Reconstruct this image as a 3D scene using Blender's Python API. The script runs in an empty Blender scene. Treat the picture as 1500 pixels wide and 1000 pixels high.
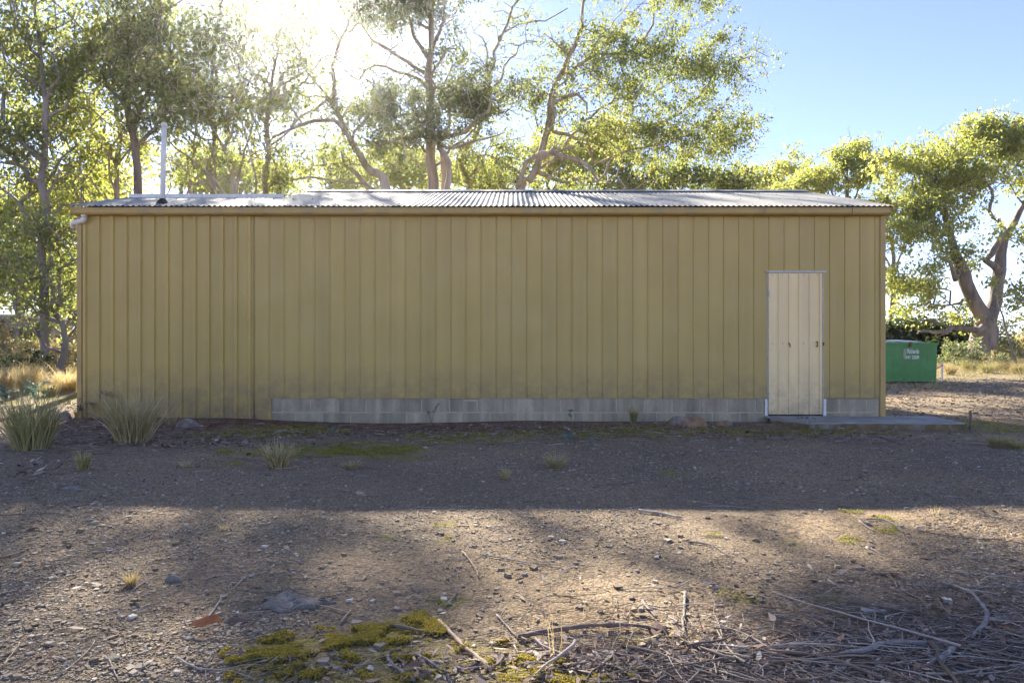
import bpy, math, random
import numpy as np
C = bpy.context.scene.collection
RAD = math.radians
HY, CAMH, F = 510.0, 1.05, 1000.0
SUN = np.array([-.32, 1.0, .60])          # towards the sun
rng = np.random.default_rng(7)

# ------------------------------------------------------------------ terrain
def sst(a, b, x):
    t = np.clip((x - a) / (b - a), 0, 1)
    return t * t * (3 - 2 * t)
_w = np.random.default_rng(3)
WV = [(_w.uniform(0, 6.28), _w.uniform(0, 6.28), k) for k in (.9, 1.3, 2.1, 3.3, 5.1, 7.7, 11., 17., 26.) for _ in range(3)]
def bumps(x, y):
    s = 0
    for a, p, k in WV:
        s = s + np.sin((x * np.cos(a) + y * np.sin(a)) * k + p + 1.3 * np.sin(x * k * .37 + y * .21 * k + p)) / k ** 1.05
    return s
def gh(x, y):
    x = np.asarray(x, float); y = np.asarray(y, float)
    h = .0075 * bumps(x, y) * (1 - .5 * sst(12, 20, y))
    h = h + .45 * sst(-4.8, -8.5, x) * sst(8.2, 17, y)
    h = h + .07 * sst(-2.2, -4.6, x) * sst(8.3, 9.3, y) * (1 - sst(-5.5, -7.5, x))
    h = h - .045 * sst(2.4, 3.8, x) * sst(7.3, 8.8, y) * (1 - sst(9.15, 9.4, y))
    h = h + .24 * sst(20.5, 32, y) + .5 * sst(40, 90, y)
    return h
def P(px, py, Y):
    return np.array([(px - 750) / F * Y, Y, CAMH + (HY - py) / F * Y])
def G(px, py):
    Y = 1000 * CAMH / max(py - HY, 3)
    for _ in range(12):
        x = (px - 750) / F * Y
        Y = .5 * Y + .5 * 1000 * (CAMH - float(gh(x, Y))) / (py - HY)
    x = (px - 750) / F * Y
    return np.array([x, Y, float(gh(x, Y))])

# ------------------------------------------------------------------ mesh helpers
def raw(name, V, polys_n, idx, mats, parent=None, loc=None, smooth=False, midx=None):
    """V (n,3) world coordinates; polys_n verts per face; idx flat loops"""
    V = np.asarray(V, np.float32)
    org = np.zeros(3)
    if loc is not None: org = np.asarray(loc, float)
    elif parent is not None:
        p = parent; 
        while p is not None:
            org = org + np.array(p.location); p = p.parent
    me = bpy.data.meshes.new(name)
    nf = len(polys_n)
    me.vertices.add(len(V)); me.loops.add(len(idx)); me.polygons.add(nf)
    me.vertices.foreach_set('co', (V - org).astype(np.float32).ravel())
    me.loops.foreach_set('vertex_index', np.asarray(idx, np.int32))
    st = np.zeros(nf, np.int32); st[1:] = np.cumsum(polys_n)[:-1]
    me.polygons.foreach_set('loop_start', st)
    if midx is not None: me.polygons.foreach_set('material_index', np.asarray(midx, np.int32))
    me.update(calc_edges=True)
    me.polygons.foreach_set('use_smooth', np.full(nf, bool(smooth)))
    for m in (mats if isinstance(mats, (list, tuple)) else [mats]): me.materials.append(m)
    o = bpy.data.objects.new(name, me); C.objects.link(o)
    if loc is not None: o.location = loc
    if parent is not None: o.parent = parent
    return o
class MB:
    def __init__(s): s.v = []; s.f = []; s.m = []; s.n = 0
    def add(s, V, Fs, m=0):
        V = np.asarray(V, float).reshape(-1, 3)
        for f in Fs: s.f.append([i + s.n for i in f]); s.m.append(m)
        s.v.append(V); s.n += len(V); return s
    def box(s, x0, x1, y0, y1, z0, z1, m=0, jit=0):
        V = np.array([[x, y, z] for x in (x0, x1) for y in (y0, y1) for z in (z0, z1)], float)
        if jit: V += rng.normal(0, jit, V.shape)
        return s.add(V, [(0, 1, 3, 2), (4, 6, 7, 5), (0, 4, 5, 1), (2, 3, 7, 6), (0, 2, 6, 4), (1, 5, 7, 3)], m)
    def grid(s, X, Y, Z, m=0):
        a, b = X.shape
        V = np.stack([X, Y, Z], -1).reshape(-1, 3)
        Fs = [(i * b + j, i * b + j + 1, (i + 1) * b + j + 1, (i + 1) * b + j) for i in range(a - 1) for j in range(b - 1)]
        return s.add(V, Fs, m)
    def prof(s, pts, x0, x1, m=0, cap=True):
        """closed profile of (y,z) points swept along x"""
        n = len(pts)
        V = [[x0, p[0], p[1]] for p in pts] + [[x1, p[0], p[1]] for p in pts]
        Fs = [(i, (i + 1) % n, n + (i + 1) % n, n + i) for i in range(n)]
        if cap: Fs += [tuple(range(n))[::-1], tuple(range(n, 2 * n))]
        return s.add(V, Fs, m)
    def tube(s, pts, rad, k=8, m=0, cap=True):
        V, Fs = tube(pts, rad, k, cap); return s.add(V, Fs, m)
    def build(s, name, mats, parent=None, loc=None, smooth=False, bevel=0):
        V = np.concatenate(s.v); n = [len(f) for f in s.f]; idx = [i for f in s.f for i in f]
        o = raw(name, V, n, idx, mats, parent, loc, smooth, s.m)
        if bevel:
            b = o.modifiers.new('bevel', 'BEVEL'); b.width = bevel; b.segments = 2; b.limit_method = 'ANGLE'
        return o
def tube(pts, rad, k=8, cap=True):
    pts = np.asarray(pts, float); n = len(pts)
    rad = np.broadcast_to(np.asarray(rad, float), (n,))
    T = np.gradient(pts, axis=0); T /= np.linalg.norm(T, axis=1)[:, None] + 1e-9
    ref = np.array([0, 0, 1.]) if abs(T[:, 2]).mean() < .7 else np.array([0, 1., 0])
    U = np.cross(T, ref); U /= np.linalg.norm(U, axis=1)[:, None] + 1e-9
    W = np.cross(T, U)
    a = np.arange(k) / k * 2 * math.pi
    V = pts[:, None] + rad[:, None, None] * (np.cos(a)[None, :, None] * U[:, None] + np.sin(a)[None, :, None] * W[:, None])
    V = V.reshape(-1, 3)
    Fs = [(i * k + j, i * k + (j + 1) % k, (i + 1) * k + (j + 1) % k, (i + 1) * k + j) for i in range(n - 1) for j in range(k)]
    if cap: Fs += [tuple(range(k))[::-1], tuple(range((n - 1) * k, n * k))]
    return V, Fs
def empty(name, loc):
    o = bpy.data.objects.new(name, None); C.objects.link(o); o.location = loc; return o
def tag(o, label=None, cat=None, group=None, kind=None):
    if label: o['label'] = label
    if cat: o['category'] = cat
    if group: o['group'] = group
    if kind: o['kind'] = kind
    return o
def smooth_line(pts, step):
    """Catmull-Rom through pts (rows xyz r) at about `step` spacing"""
    p = np.asarray(pts, float); p = np.vstack([2 * p[0] - p[1], p, 2 * p[-1] - p[-2]]); out = []
    for i in range(1, len(p) - 2):
        n = max(1, int(np.linalg.norm(p[i + 1, :3] - p[i, :3]) / step))
        for t in np.arange(n) / n:
            a, b, c, d = p[i - 1], p[i], p[i + 1], p[i + 2]
            out.append(.5 * (2 * b + (c - a) * t + (2 * a - 5 * b + 4 * c - d) * t * t + (3 * b - a - 3 * c + d) * t ** 3))
    out.append(p[-2]); return np.array(out)

# ------------------------------------------------------------------ materials
def newmat(name):
    m = bpy.data.materials.new(name); m.use_nodes = True; nt = m.node_tree; nt.nodes.clear()
    out = nt.nodes.new('ShaderNodeOutputMaterial'); return m, nt, out
def N(nt, t, **kw):
    n = nt.nodes.new(t)
    for k, v in kw.items():
        if k in n.inputs: n.inputs[k].default_value = v
        else: setattr(n, k, v)
    return n
def ramp(nt, fac, stops, interp='LINEAR'):
    r = nt.nodes.new('ShaderNodeValToRGB'); r.color_ramp.interpolation = interp
    el = r.color_ramp.elements
    while len(el) < len(stops): el.new(.5)
    for e, (p, c) in zip(el, stops): e.position = p; e.color = (*c, 1) if len(c) == 3 else c
    nt.links.new(fac, r.inputs[0]); return r.outputs[0]
def mixc(nt, a, b, f, mode='MIX'):
    m = nt.nodes.new('ShaderNodeMix'); m.data_type = 'RGBA'; m.blend_type = mode
    for s, v in ((m.inputs['Factor'], f), (m.inputs['A'], a), (m.inputs['B'], b)):
        if isinstance(v, (int, float)): s.default_value = v
        elif isinstance(v, tuple): s.default_value = (*v, 1) if len(v) == 3 else v
        else: nt.links.new(v, s)
    return m.outputs['Result']
def noise(nt, vec, scale, detail=4, rough=.55, out='Fac'):
    n = N(nt, 'ShaderNodeTexNoise'); n.inputs['Scale'].default_value = scale
    n.inputs['Detail'].default_value = detail; n.inputs['Roughness'].default_value = rough
    if vec is not None: nt.links.new(vec, n.inputs['Vector'])
    return n.outputs[out]
def coords(nt, scale=(1, 1, 1)):
    g = N(nt, 'ShaderNodeNewGeometry'); mp = N(nt, 'ShaderNodeMapping'); mp.inputs['Scale'].default_value = scale
    nt.links.new(g.outputs['Position'], mp.inputs['Vector']); return mp.outputs[0]
def simple(name, c1, c2=None, scale=8, rough=.6, stretch=(1, 1, 1), bump=0, bscale=None, metallic=0, spec=.5, c3=None, s3=1.5, island=None):
    m, nt, out = newmat(name)
    b = N(nt, 'ShaderNodeBsdfPrincipled'); b.inputs['Roughness'].default_value = rough; b.inputs['Metallic'].default_value = metallic
    b.inputs['Specular IOR Level'].default_value = spec
    vec = coords(nt, stretch)
    col = None
    if island:
        g = N(nt, 'ShaderNodeNewGeometry'); col = ramp(nt, g.outputs['Random Per Island'], island)
    if c2 is not None:
        f = ramp(nt, noise(nt, vec, scale), [(.35, (0, 0, 0)), (.65, (1, 1, 1))])
        col = mixc(nt, tuple(c1), tuple(c2), f)
    if c3 is not None:
        f = ramp(nt, noise(nt, vec, s3, 6, .65), [(.5, (0, 0, 0)), (.68, (1, 1, 1))])
        col = mixc(nt, col if col is not None else tuple(c1), tuple(c3), f)
    if col is None: b.inputs['Base Color'].default_value = (*c1, 1)
    else: nt.links.new(col, b.inputs['Base Color'])
    if bump:
        bp = N(nt, 'ShaderNodeBump'); bp.inputs['Strength'].default_value = 1; bp.inputs['Distance'].default_value = bump
        nt.links.new(noise(nt, vec, bscale or scale * 4, 5, .6), bp.inputs['Height']); nt.links.new(bp.outputs[0], b.inputs['Normal'])
    nt.links.new(b.outputs[0], out.inputs[0]); return m
def leafmat(name, refl, trans, tf=.5, gloss=.06, rough=.4):
    """refl / trans: lists of ramp stops chosen per leaf"""
    m, nt, out = newmat(name)
    g = N(nt, 'ShaderNodeNewGeometry'); r = g.outputs['Random Per Island']
    big = noise(nt, coords(nt), .5, 3)
    md = N(nt, 'ShaderNodeMath', operation='MULTIPLY_ADD'); md.inputs[1].default_value = .55
    nt.links.new(big, md.inputs[0]); 
    m2 = N(nt, 'ShaderNodeMath', operation='MULTIPLY'); m2.inputs[1].default_value = .55; nt.links.new(r, m2.inputs[0]); nt.links.new(m2.outputs[0], md.inputs[2])
    d = N(nt, 'ShaderNodeBsdfDiffuse'); t = N(nt, 'ShaderNodeBsdfTranslucent'); gl = N(nt, 'ShaderNodeBsdfGlossy'); gl.inputs['Roughness'].default_value = rough
    nt.links.new(ramp(nt, md.outputs[0], refl), d.inputs[0]); nt.links.new(ramp(nt, md.outputs[0], trans), t.inputs[0])
    a = N(nt, 'ShaderNodeMixShader'); a.inputs[0].default_value = tf; nt.links.new(d.outputs[0], a.inputs[1]); nt.links.new(t.outputs[0], a.inputs[2])
    c = N(nt, 'ShaderNodeMixShader'); c.inputs[0].default_value = gloss; nt.links.new(a.outputs[0], c.inputs[1]); nt.links.new(gl.outputs[0], c.inputs[2])
    nt.links.new(c.outputs[0], out.inputs[0]); return m
M = {}
LG = [(.05, (.055, .08, .04)), (.5, (.11, .14, .065)), (.9, (.18, .19, .08)), (1., (.24, .10, .04))]
LT = [(.05, (.18, .27, .06)), (.5, (.37, .43, .10)), (.92, (.66, .60, .16)), (1., (.62, .24, .08))]
M['leaf'] = leafmat('gum_leaf', LG, LT, .5)
M['leaf_grey'] = leafmat('gum_leaf_grey', [(.05, (.07, .095, .055)), (.6, (.12, .145, .08)), (1, (.18, .18, .08))],
                        [(.05, (.16, .22, .08)), (.6, (.30, .34, .12)), (1, (.55, .48, .15))], .45)
M['leaf_yellow'] = leafmat('gum_leaf_yellow', [(.05, (.10, .145, .05)), (.6, (.18, .22, .07)), (1, (.34, .31, .10))],
                        [(.05, (.28, .38, .07)), (.5, (.54, .58, .12)), (1, (.84, .74, .18))], .55)
M['leaf_dark'] = leafmat('shrub_leaf_dark', [(.1, (.025, .04, .015)), (1, (.07, .085, .03))], [(.1, (.06, .1, .02)), (1, (.16, .18, .03))], .3)
M['leaf_heath'] = leafmat('heath_leaf', [(.05, (.12, .11, .05)), (.6, (.26, .23, .11)), (1, (.45, .36, .20))], [(.05, (.3, .28, .08)), (1, (.7, .55, .25))], .45)
M['leaf_blue'] = leafmat('seedling_leaf', [(.1, (.07, .14, .12)), (1, (.17, .26, .22))], [(.1, (.12, .24, .14)), (1, (.2, .32, .2))], .3, .08)
M['leaf_brown'] = leafmat('twiggy_leaf', [(.1, (.14, .10, .075)), (1, (.36, .27, .20))], [(.1, (.1, .05, .03)), (1, (.2, .12, .06))], .2)
M['grass_straw'] = leafmat('straw_blade', [(.1, (.12, .10, .035)), (.5, (.46, .37, .18)), (1, (.88, .76, .50))], [(.05, (.2, .22, .06)), (1, (.6, .45, .2))], .35, .05)
M['grass_green'] = leafmat('green_blade', [(.1, (.09, .11, .03)), (.35, (.28, .26, .09)), (.65, (.58, .48, .25)), (1, (.85, .75, .5))], [(.05, (.2, .26, .05)), (1, (.5, .42, .15))], .35, .05)
M['grass_gold'] = leafmat('gold_blade', [(.05, (.25, .20, .08)), (.5, (.50, .40, .20)), (1, (.74, .63, .42))], [(.05, (.45, .34, .13)), (1, (.88, .70, .38))], .5, .04)
M['moss'] = leafmat('moss', [(.05, (.18, .15, .03)), (.5, (.40, .32, .06)), (1, (.62, .46, .13))], [(.05, (.25, .24, .05)), (1, (.65, .5, .12))], .5, .02)
M['moss_green'] = leafmat('moss_green', [(.05, (.14, .14, .03)), (.5, (.32, .30, .06)), (1, (.52, .42, .14))], [(.05, (.25, .28, .06)), (1, (.55, .5, .13))], .5, .02)
M['bark_pale'] = simple('smooth_gum_bark', (.54, .47, .38), (.30, .24, .19), 3.4, .85, (1.3, 1.3, .16), .03, 9, c3=(.30, .19, .13), s3=1.3)
M['bark_grey'] = simple('grey_gum_bark', (.30, .27, .25), (.19, .165, .15), 3.5, .85, (1, 1, .25), .02, 9)
M['bark_dark'] = simple('rough_gum_bark', (.15, .115, .095), (.27, .21, .17), 5, .9, (1, 1, .22), .05, 12)
M['stick_grey'] = simple('weathered_stick', (.26, .23, .22), (.15, .13, .12), 30, .9, c3=(.36, .32, .29), s3=20, bump=.001, bscale=200)
M['stick_pale'] = simple('bleached_stick', (.46, .41, .36), (.30, .26, .22), 30, .9, bump=.001, bscale=200)
M['stick_brown'] = simple('brown_stick', (.15, .10, .08), (.25, .18, .14), 25, .85, bump=.001, bscale=200)
M['stick_tan'] = simple('tan_bark_stick', (.46, .33, .22), (.32, .22, .15), 20, .8, bump=.001, bscale=150)
M['orange_bark'] = simple('orange_bark', (.50, .17, .045), (.33, .11, .04), 30, .7, bump=.001)
M['cutlitter'] = simple('litter', (.3, .25, .2), island=[(0, (.09, .055, .04)), (.3, (.20, .115, .08)), (.55, (.28, .18, .13)), (.75, (.24, .20, .18)), (.92, (.36, .27, .21)), (1, (.58, .50, .42))], rough=.8)
M['twigs'] = simple('twig_litter', (.3, .25, .2), island=[(0, (.11, .075, .055)), (.4, (.22, .165, .13)), (.7, (.30, .25, .21)), (1, (.50, .43, .37))], rough=.85)
M['gravel'] = simple('gravel_stones', (.2, .2, .2), island=[(0, (.11, .08, .055)), (.25, (.23, .17, .11)), (.5, (.31, .235, .155)), (.62, (.24, .21, .18)), (.8, (.37, .29, .20)), (.95, (.48, .40, .30)), (1, (.66, .59, .50))], rough=.85)
M['rock_brown'] = simple('brown_rock', (.22, .14, .10), (.12, .085, .07), 9, .9, bump=.02, bscale=25, c3=(.30, .28, .25), s3=7)
M['rock_orange'] = simple('orange_rock', (.34, .19, .09), (.16, .10, .07), 7, .9, bump=.02, bscale=25, c3=(.28, .26, .24), s3=5)
M['rock_grey'] = simple('grey_rock', (.27, .235, .20), (.17, .15, .13), 14, .95, bump=.02, bscale=60, c3=(.34, .30, .25), s3=9)
M['bark_old'] = simple('old_gum_bark', (.13, .105, .09), (.27, .22, .18), 3.2, .9, (1, 1, .3), .08, 7, c3=(.36, .28, .22), s3=1.0)
M['black'] = simple('black', (.012, .012, .012), rough=.8)
M['hill'] = simple('forested_hill', (.05, .075, .045), (.075, .09, .05), .05, .95)
M['galv'] = simple('galvanised_trim', (.50, .50, .49), (.38, .37, .36), 20, .5, metallic=.3)
M['rust'] = simple('rusty_steel', (.20, .075, .035), (.10, .045, .03), 60, .8)
M['whitepaint'] = simple('white_paint', (.78, .77, .74), (.66, .64, .60), 20, .5)
M['pvc'] = simple('white_pvc', (.80, .79, .76), (.70, .68, .63), 12, .35)
M['trim'] = simple('olive_trim', (.455, .31, .095), (.43, .29, .085), 2, .45, c3=(.34, .26, .13), s3=4)

def wallmat(name, c1, c2, rough=.42, pitch=.045, sdist=.0016, dirt=None):
    """painted steel sheet: faint vertical streaks, fine stiffening lines, dust near the base"""
    m, nt, out = newmat(name); L = nt.links.new
    b = N(nt, 'ShaderNodeBsdfPrincipled')
    vs = coords(nt, (1, 1, .06)); v = coords(nt)
    f = ramp(nt, noise(nt, vs, 9, 5, .6), [(.3, (0, 0, 0)), (.7, (1, 1, 1))])
    col = mixc(nt, c1, c2, f)
    f2 = ramp(nt, noise(nt, v, .8, 4, .6), [(.35, (0, 0, 0)), (.7, (1, 1, 1))])
    col = mixc(nt, col, tuple(x * 1.1 for x in c2), f2)
    pan = ramp(nt, noise(nt, coords(nt, (2.3, 0, 0)), 2, 1, .5), [(.3, (.91, .91, .93)), (.7, (1.05, 1.04, 1.02))]); col = mixc(nt, col, pan, 1.0, 'MULTIPLY')
    sp = ramp(nt, noise(nt, v, 45, 2, .5), [(.72, (0, 0, 0)), (.76, (1, 1, 1))])
    col = mixc(nt, col, tuple(x * .6 for x in c1), sp)
    st = ramp(nt, noise(nt, coords(nt, (14, 1, .5)), 3, 3, .6), [(.6, (0, 0, 0)), (.75, (.35, .35, .35))]); col = mixc(nt, col, tuple(x * 1.25 for x in c2), st)
    # dust band at the foot of the wall
    g = N(nt, 'ShaderNodeNewGeometry'); sep = N(nt, 'ShaderNodeSeparateXYZ'); L(g.outputs['Position'], sep.inputs[0])
    mr = N(nt, 'ShaderNodeMapRange'); mr.inputs['From Min'].default_value = .85; mr.inputs['From Max'].default_value = .0; L(sep.outputs[2], mr.inputs[0])
    mm = N(nt, 'ShaderNodeMath', operation='MULTIPLY'); L(mr.outputs[0], mm.inputs[0]); L(ramp(nt, noise(nt, v, 7, 6, .7), [(.35, (.25, .25, .25)), (.65, (1.1, 1.1, 1.1))]), mm.inputs[1])
    col = mixc(nt, col, dirt or (.20, .14, .09), mm.outputs[0])
    L(col, b.inputs['Base Color'])
    rr = ramp(nt, noise(nt, v, 3, 4), [(.3, (rough - .08,) * 3), (.7, (rough + .1,) * 3)]); L(rr, b.inputs['Roughness'])
    mx = N(nt, 'ShaderNodeMath', operation='MULTIPLY'); mx.inputs[1].default_value = 2 * math.pi / pitch; L(sep.outputs[0], mx.inputs[0])
    sn = N(nt, 'ShaderNodeMath', operation='SINE'); L(mx.outputs[0], sn.inputs[0])
    pw = N(nt, 'ShaderNodeMath', operation='POWER'); ab = N(nt, 'ShaderNodeMath', operation='ABSOLUTE'); L(sn.outputs[0], ab.inputs[0]); L(ab.outputs[0], pw.inputs[0]); pw.inputs[1].default_value = 6
    bp = N(nt, 'ShaderNodeBump'); bp.inputs['Distance'].default_value = sdist * .5; bp.inputs['Strength'].default_value = .6; L(pw.outputs[0], bp.inputs['Height'])
    bp2 = N(nt, 'ShaderNodeBump'); bp2.inputs['Distance'].default_value = .006; bp2.inputs['Strength'].default_value = .7; L(noise(nt, v, 1.6, 3), bp2.inputs['Height']); L(bp.outputs[0], bp2.inputs['Normal'])
    L(bp2.outputs[0], b.inputs['Normal']); L(b.outputs[0], out.inputs[0]); return m
M['olive'] = wallmat('olive_steel', (.45, .32, .088), (.475, .342, .10))
M['cream'] = wallmat('cream_steel', (.84, .64, .32), (.86, .66, .35), .45, .05, dirt=(.45, .34, .22))

def roofmat():
    m, nt, out = newmat('pale_roof_steel'); L = nt.links.new
    b = N(nt, 'ShaderNodeBsdfPrincipled'); v = coords(nt)
    col = mixc(nt, (.37, .365, .345), (.32, .315, .30), ramp(nt, noise(nt, coords(nt, (1, .15, 1)), 5, 5), [(.35, (0, 0, 0)), (.65, (1, 1, 1))]))
    col = mixc(nt, col, (.30, .24, .17), ramp(nt, noise(nt, v, 2.2, 6, .7), [(.58, (0, 0, 0)), (.8, (.7, .7, .7))]))
    L(col, b.inputs['Base Color']); b.inputs['Roughness'].default_value = .6; b.inputs['Metallic'].default_value = 0; b.inputs['Specular IOR Level'].default_value = .1
    L(b.outputs[0], out.inputs[0]); return m
M['roof'] = roofmat()

def blockmat():
    m, nt, out = newmat('concrete_block'); L = nt.links.new
    b = N(nt, 'ShaderNodeBsdfPrincipled'); v = coords(nt); b.inputs['Roughness'].default_value = .92
    g = N(nt, 'ShaderNodeNewGeometry')
    base = ramp(nt, g.outputs['Random Per Island'], [(0, (.38, .33, .23)), (.5, (.47, .40, .275)), (1, (.54, .46, .32))])
    st = ramp(nt, noise(nt, coords(nt, (1, 1, .15)), 6, 5, .6), [(.35, (.6, .59, .60)), (.65, (1, 1, 1))])
    col = mixc(nt, base, st, 1.0, 'MULTIPLY')
    col = mixc(nt, col, (.17, .10, .06), ramp(nt, noise(nt, v, 3, 5, .6), [(.55, (0, 0, 0)), (.8, (.6, .6, .6))]))
    pit = ramp(nt, noise(nt, v, 130, 3, .6), [(.32, (.45, .45, .45)), (.42, (1, 1, 1))])
    col = mixc(nt, col, pit, 1.0, 'MULTIPLY')
    L(col, b.inputs['Base Color'])
    bp = N(nt, 'ShaderNodeBump'); bp.inputs['Distance'].default_value = .004; L(noise(nt, v, 110, 4, .65), bp.inputs['Height']); L(bp.outputs[0], b.inputs['Normal'])
    L(b.outputs[0], out.inputs[0]); return m
M['block'] = blockmat()
M['mortar'] = simple('mortar', (.54, .43, .29), (.42, .34, .23), 15, .95, bump=.003, bscale=120)
M['concrete'] = simple('old_concrete', (.36, .35, .33), (.27, .26, .24), 4, .9, bump=.004, bscale=60, c3=(.20, .185, .16), s3=3)
M['concrete_edge'] = simple('stained_concrete_edge', (.22, .15, .07), (.14, .10, .05), 9, .95, bump=.006, bscale=40, c3=(.27, .24, .2), s3=4)

def groundmat():
    m, nt, out = newmat('gravelly_earth'); L = nt.links.new
    b = N(nt, 'ShaderNodeBsdfPrincipled'); b.inputs['Roughness'].default_value = .95; b.inputs['Specular IOR Level'].default_value = .25
    v = coords(nt)
    def att(n):
        a = N(nt, 'ShaderNodeAttribute'); a.attribute_name = n; return a.outputs['Fac']
    g1 = ramp(nt, noise(nt, v, 55, 6, .7), [(.3, (.13, .095, .062)), (.46, (.26, .195, .128)), (.62, (.38, .295, .20)), (.8, (.54, .44, .32))])
    g2 = ramp(nt, noise(nt, v, .55, 4), [(.35, (.72, .74, .80)), (.65, (1.15, 1.10, 1.02))])
    col = mixc(nt, g1, g2, 1.0, 'MULTIPLY')
    vo = N(nt, 'ShaderNodeTexVoronoi'); vo.inputs['Scale'].default_value = 75; L(v, vo.inputs['Vector'])
    sp = ramp(nt, vo.outputs['Color'], [(.0, (.55, .55, .57)), (.5, (1, 1, 1)), (.95, (1.5, 1.4, 1.25))])
    col = mixc(nt, col, sp, .8, 'MULTIPLY')
    # red-brown earth, moss film, dry grass thatch, road
    def layer(col, name, c, sc):
        f = N(nt, 'ShaderNodeMath', operation='MULTIPLY'); L(att(name), f.inputs[0])
        L(ramp(nt, noise(nt, v, sc, 5, .65), [(.36, (0, 0, 0)), (.56, (1, 1, 1))]), f.inputs[1])
        return mixc(nt, col, c, f.outputs[0])
    red = ramp(nt, noise(nt, v, 28, 5, .65), [(.3, (.07, .032, .022)), (.55, (.17, .075, .048)), (.8, (.29, .16, .11))])
    col = layer(col, 'red', red, 5)
    mo = ramp(nt, noise(nt, v, 40, 4, .65), [(.3, (.14, .125, .03)), (.55, (.33, .27, .06)), (.8, (.48, .37, .12))])
    col = layer(col, 'moss', mo, 7)
    th = ramp(nt, noise(nt, v, 12, 5, .7), [(.3, (.10, .085, .04)), (.55, (.24, .20, .09)), (.8, (.42, .34, .18))])
    col = layer(col, 'thatch', th, 1.5)
    L(col, b.inputs['Base Color'])
    h1 = noise(nt, v, 90, 5, .7)
    ad = N(nt, 'ShaderNodeMath', operation='MULTIPLY_ADD'); ad.inputs[1].default_value = -.8; L(vo.outputs['Distance'], ad.inputs[0]); L(h1, ad.inputs[2])
    bp = N(nt, 'ShaderNodeBump'); bp.inputs['Distance'].default_value = .012; bp.inputs['Strength'].default_value = 1; L(ad.outputs[0], bp.inputs['Height'])
    bp2 = N(nt, 'ShaderNodeBump'); bp2.inputs['Distance'].default_value = .03; L(noise(nt, v, 9, 4, .6), bp2.inputs['Height']); L(bp.outputs[0], bp2.inputs['Normal'])
    L(bp2.outputs[0], b.inputs['Normal']); L(b.outputs[0], out.inputs[0]); return m
M['ground'] = groundmat()

# ------------------------------------------------------------------ camera, sky, sun
cam = bpy.data.cameras.new('camera'); co = bpy.data.objects.new('camera', cam); C.objects.link(co)
co.location = (0, 0, CAMH); co.rotation_euler = (RAD(90), 0, 0)
cam.sensor_width = 36; cam.lens = 24; cam.shift_y = (HY - 500) / 1500; cam.clip_end = 5000; cam.clip_start = .05
bpy.context.scene.camera = co
sc = bpy.context.scene
sc.view_settings.view_transform = 'Standard'; sc.view_settings.look = 'None'; sc.view_settings.gamma = 1
sc.view_settings.exposure = 2.6
sc.cycles.use_denoising = True
sc.cycles.max_bounces = 6; sc.cycles.diffuse_bounces = 3; sc.cycles.glossy_bounces = 3; sc.cycles.transmission_bounces = 4
sc.cycles.volume_bounces = 0; sc.cycles.use_adaptive_sampling = True; sc.cycles.adaptive_threshold = .02
sc.cycles.sample_clamp_indirect = 6; sc.cycles.caustics_reflective = False; sc.cycles.caustics_refractive = False
w = bpy.data.worlds.new('World'); sc.world = w; w.use_nodes = True; nt = w.node_tree; nt.nodes.clear()
sky = nt.nodes.new('ShaderNodeTexSky'); sky.sky_type = 'NISHITA'; sky.sun_disc = False
el = math.atan2(SUN[2], math.hypot(SUN[0], SUN[1])); az = math.atan2(SUN[0], SUN[1])
sky.sun_elevation = el; sky.sun_rotation = az
sky.air_density = .6; sky.dust_density = .0; sky.ozone_density = 2.4; sky.altitude = 300
bg = nt.nodes.new('ShaderNodeBackground'); bg.inputs[1].default_value = .071
wo = nt.nodes.new('ShaderNodeOutputWorld'); tm = nt.nodes.new('ShaderNodeMix'); tm.data_type = 'RGBA'; tm.blend_type = 'MULTIPLY'; tm.inputs['Factor'].default_value = 1; tm.inputs['B'].default_value = (1.02, .82, .80, 1)
nt.links.new(sky.outputs[0], tm.inputs['A']); nt.links.new(tm.outputs['Result'], bg.inputs[0]); nt.links.new(bg.outputs[0], wo.inputs[0])
sd = bpy.data.lights.new('sun', 'SUN'); sd.energy = 3.6; sd.angle = RAD(.7); sd.color = (1, .92, .77)
so = bpy.data.objects.new('sun', sd); C.objects.link(so); so.location = (-10, 30, 20)
from mathutils import Vector
so.rotation_euler = Vector(SUN).to_track_quat('Z', 'Y').to_euler()

# haze
hz = MB().box(-1050, 1050, -1050, 1050, -12, 33).build('haze', None or simple('tmp', (1, 1, 1)))
hm, nt, out = newmat('haze_air'); pv = N(nt, 'ShaderNodeVolumePrincipled'); pv.inputs['Color'].default_value = (.93, .95, 1, 1)
pv.inputs['Density'].default_value = .0005; pv.inputs['Anisotropy'].default_value = .9; nt.links.new(pv.outputs[0], out.inputs['Volume'])
hz.data.materials[0] = hm; tag(hz, 'thin sunlit haze in the air', 'haze', kind='stuff')

# ------------------------------------------------------------------ ground
def axis(lo, hi, dlo, dhi, d0, grow, far0, far1):
    a = list(np.arange(dlo, dhi, d0)); s = d0
    while a[-1] < far1: s *= grow; a.append(min(a[-1] + s, far1))
    s = d0; b = [dlo]
    while b[-1] > far0: s *= grow; b.append(max(b[-1] - s, far0))
    return np.array(sorted(set(b[1:] + a)))
gx = axis(0, 0, -8.5, 7.6, .045, 1.12, -1000, 1000); gy = axis(0, 0, 1.9, 10.4, .045, 1.12, -1000, 1000)
XX, YY = np.meshgrid(gx, gy, indexing='ij'); ZZ = gh(XX, YY)
def patch(x, y, lst):
    """sum of soft ellipses given in photo-plane ground coordinates (metres)"""
    s = np.zeros_like(x)
    for cx, cy, rx, ry, a in lst:
        d = ((x - cx) / rx) ** 2 + ((y - cy) / ry) ** 2
        s = np.maximum(s, a * np.clip(1.35 - d, 0, 1))
    return s
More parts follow.
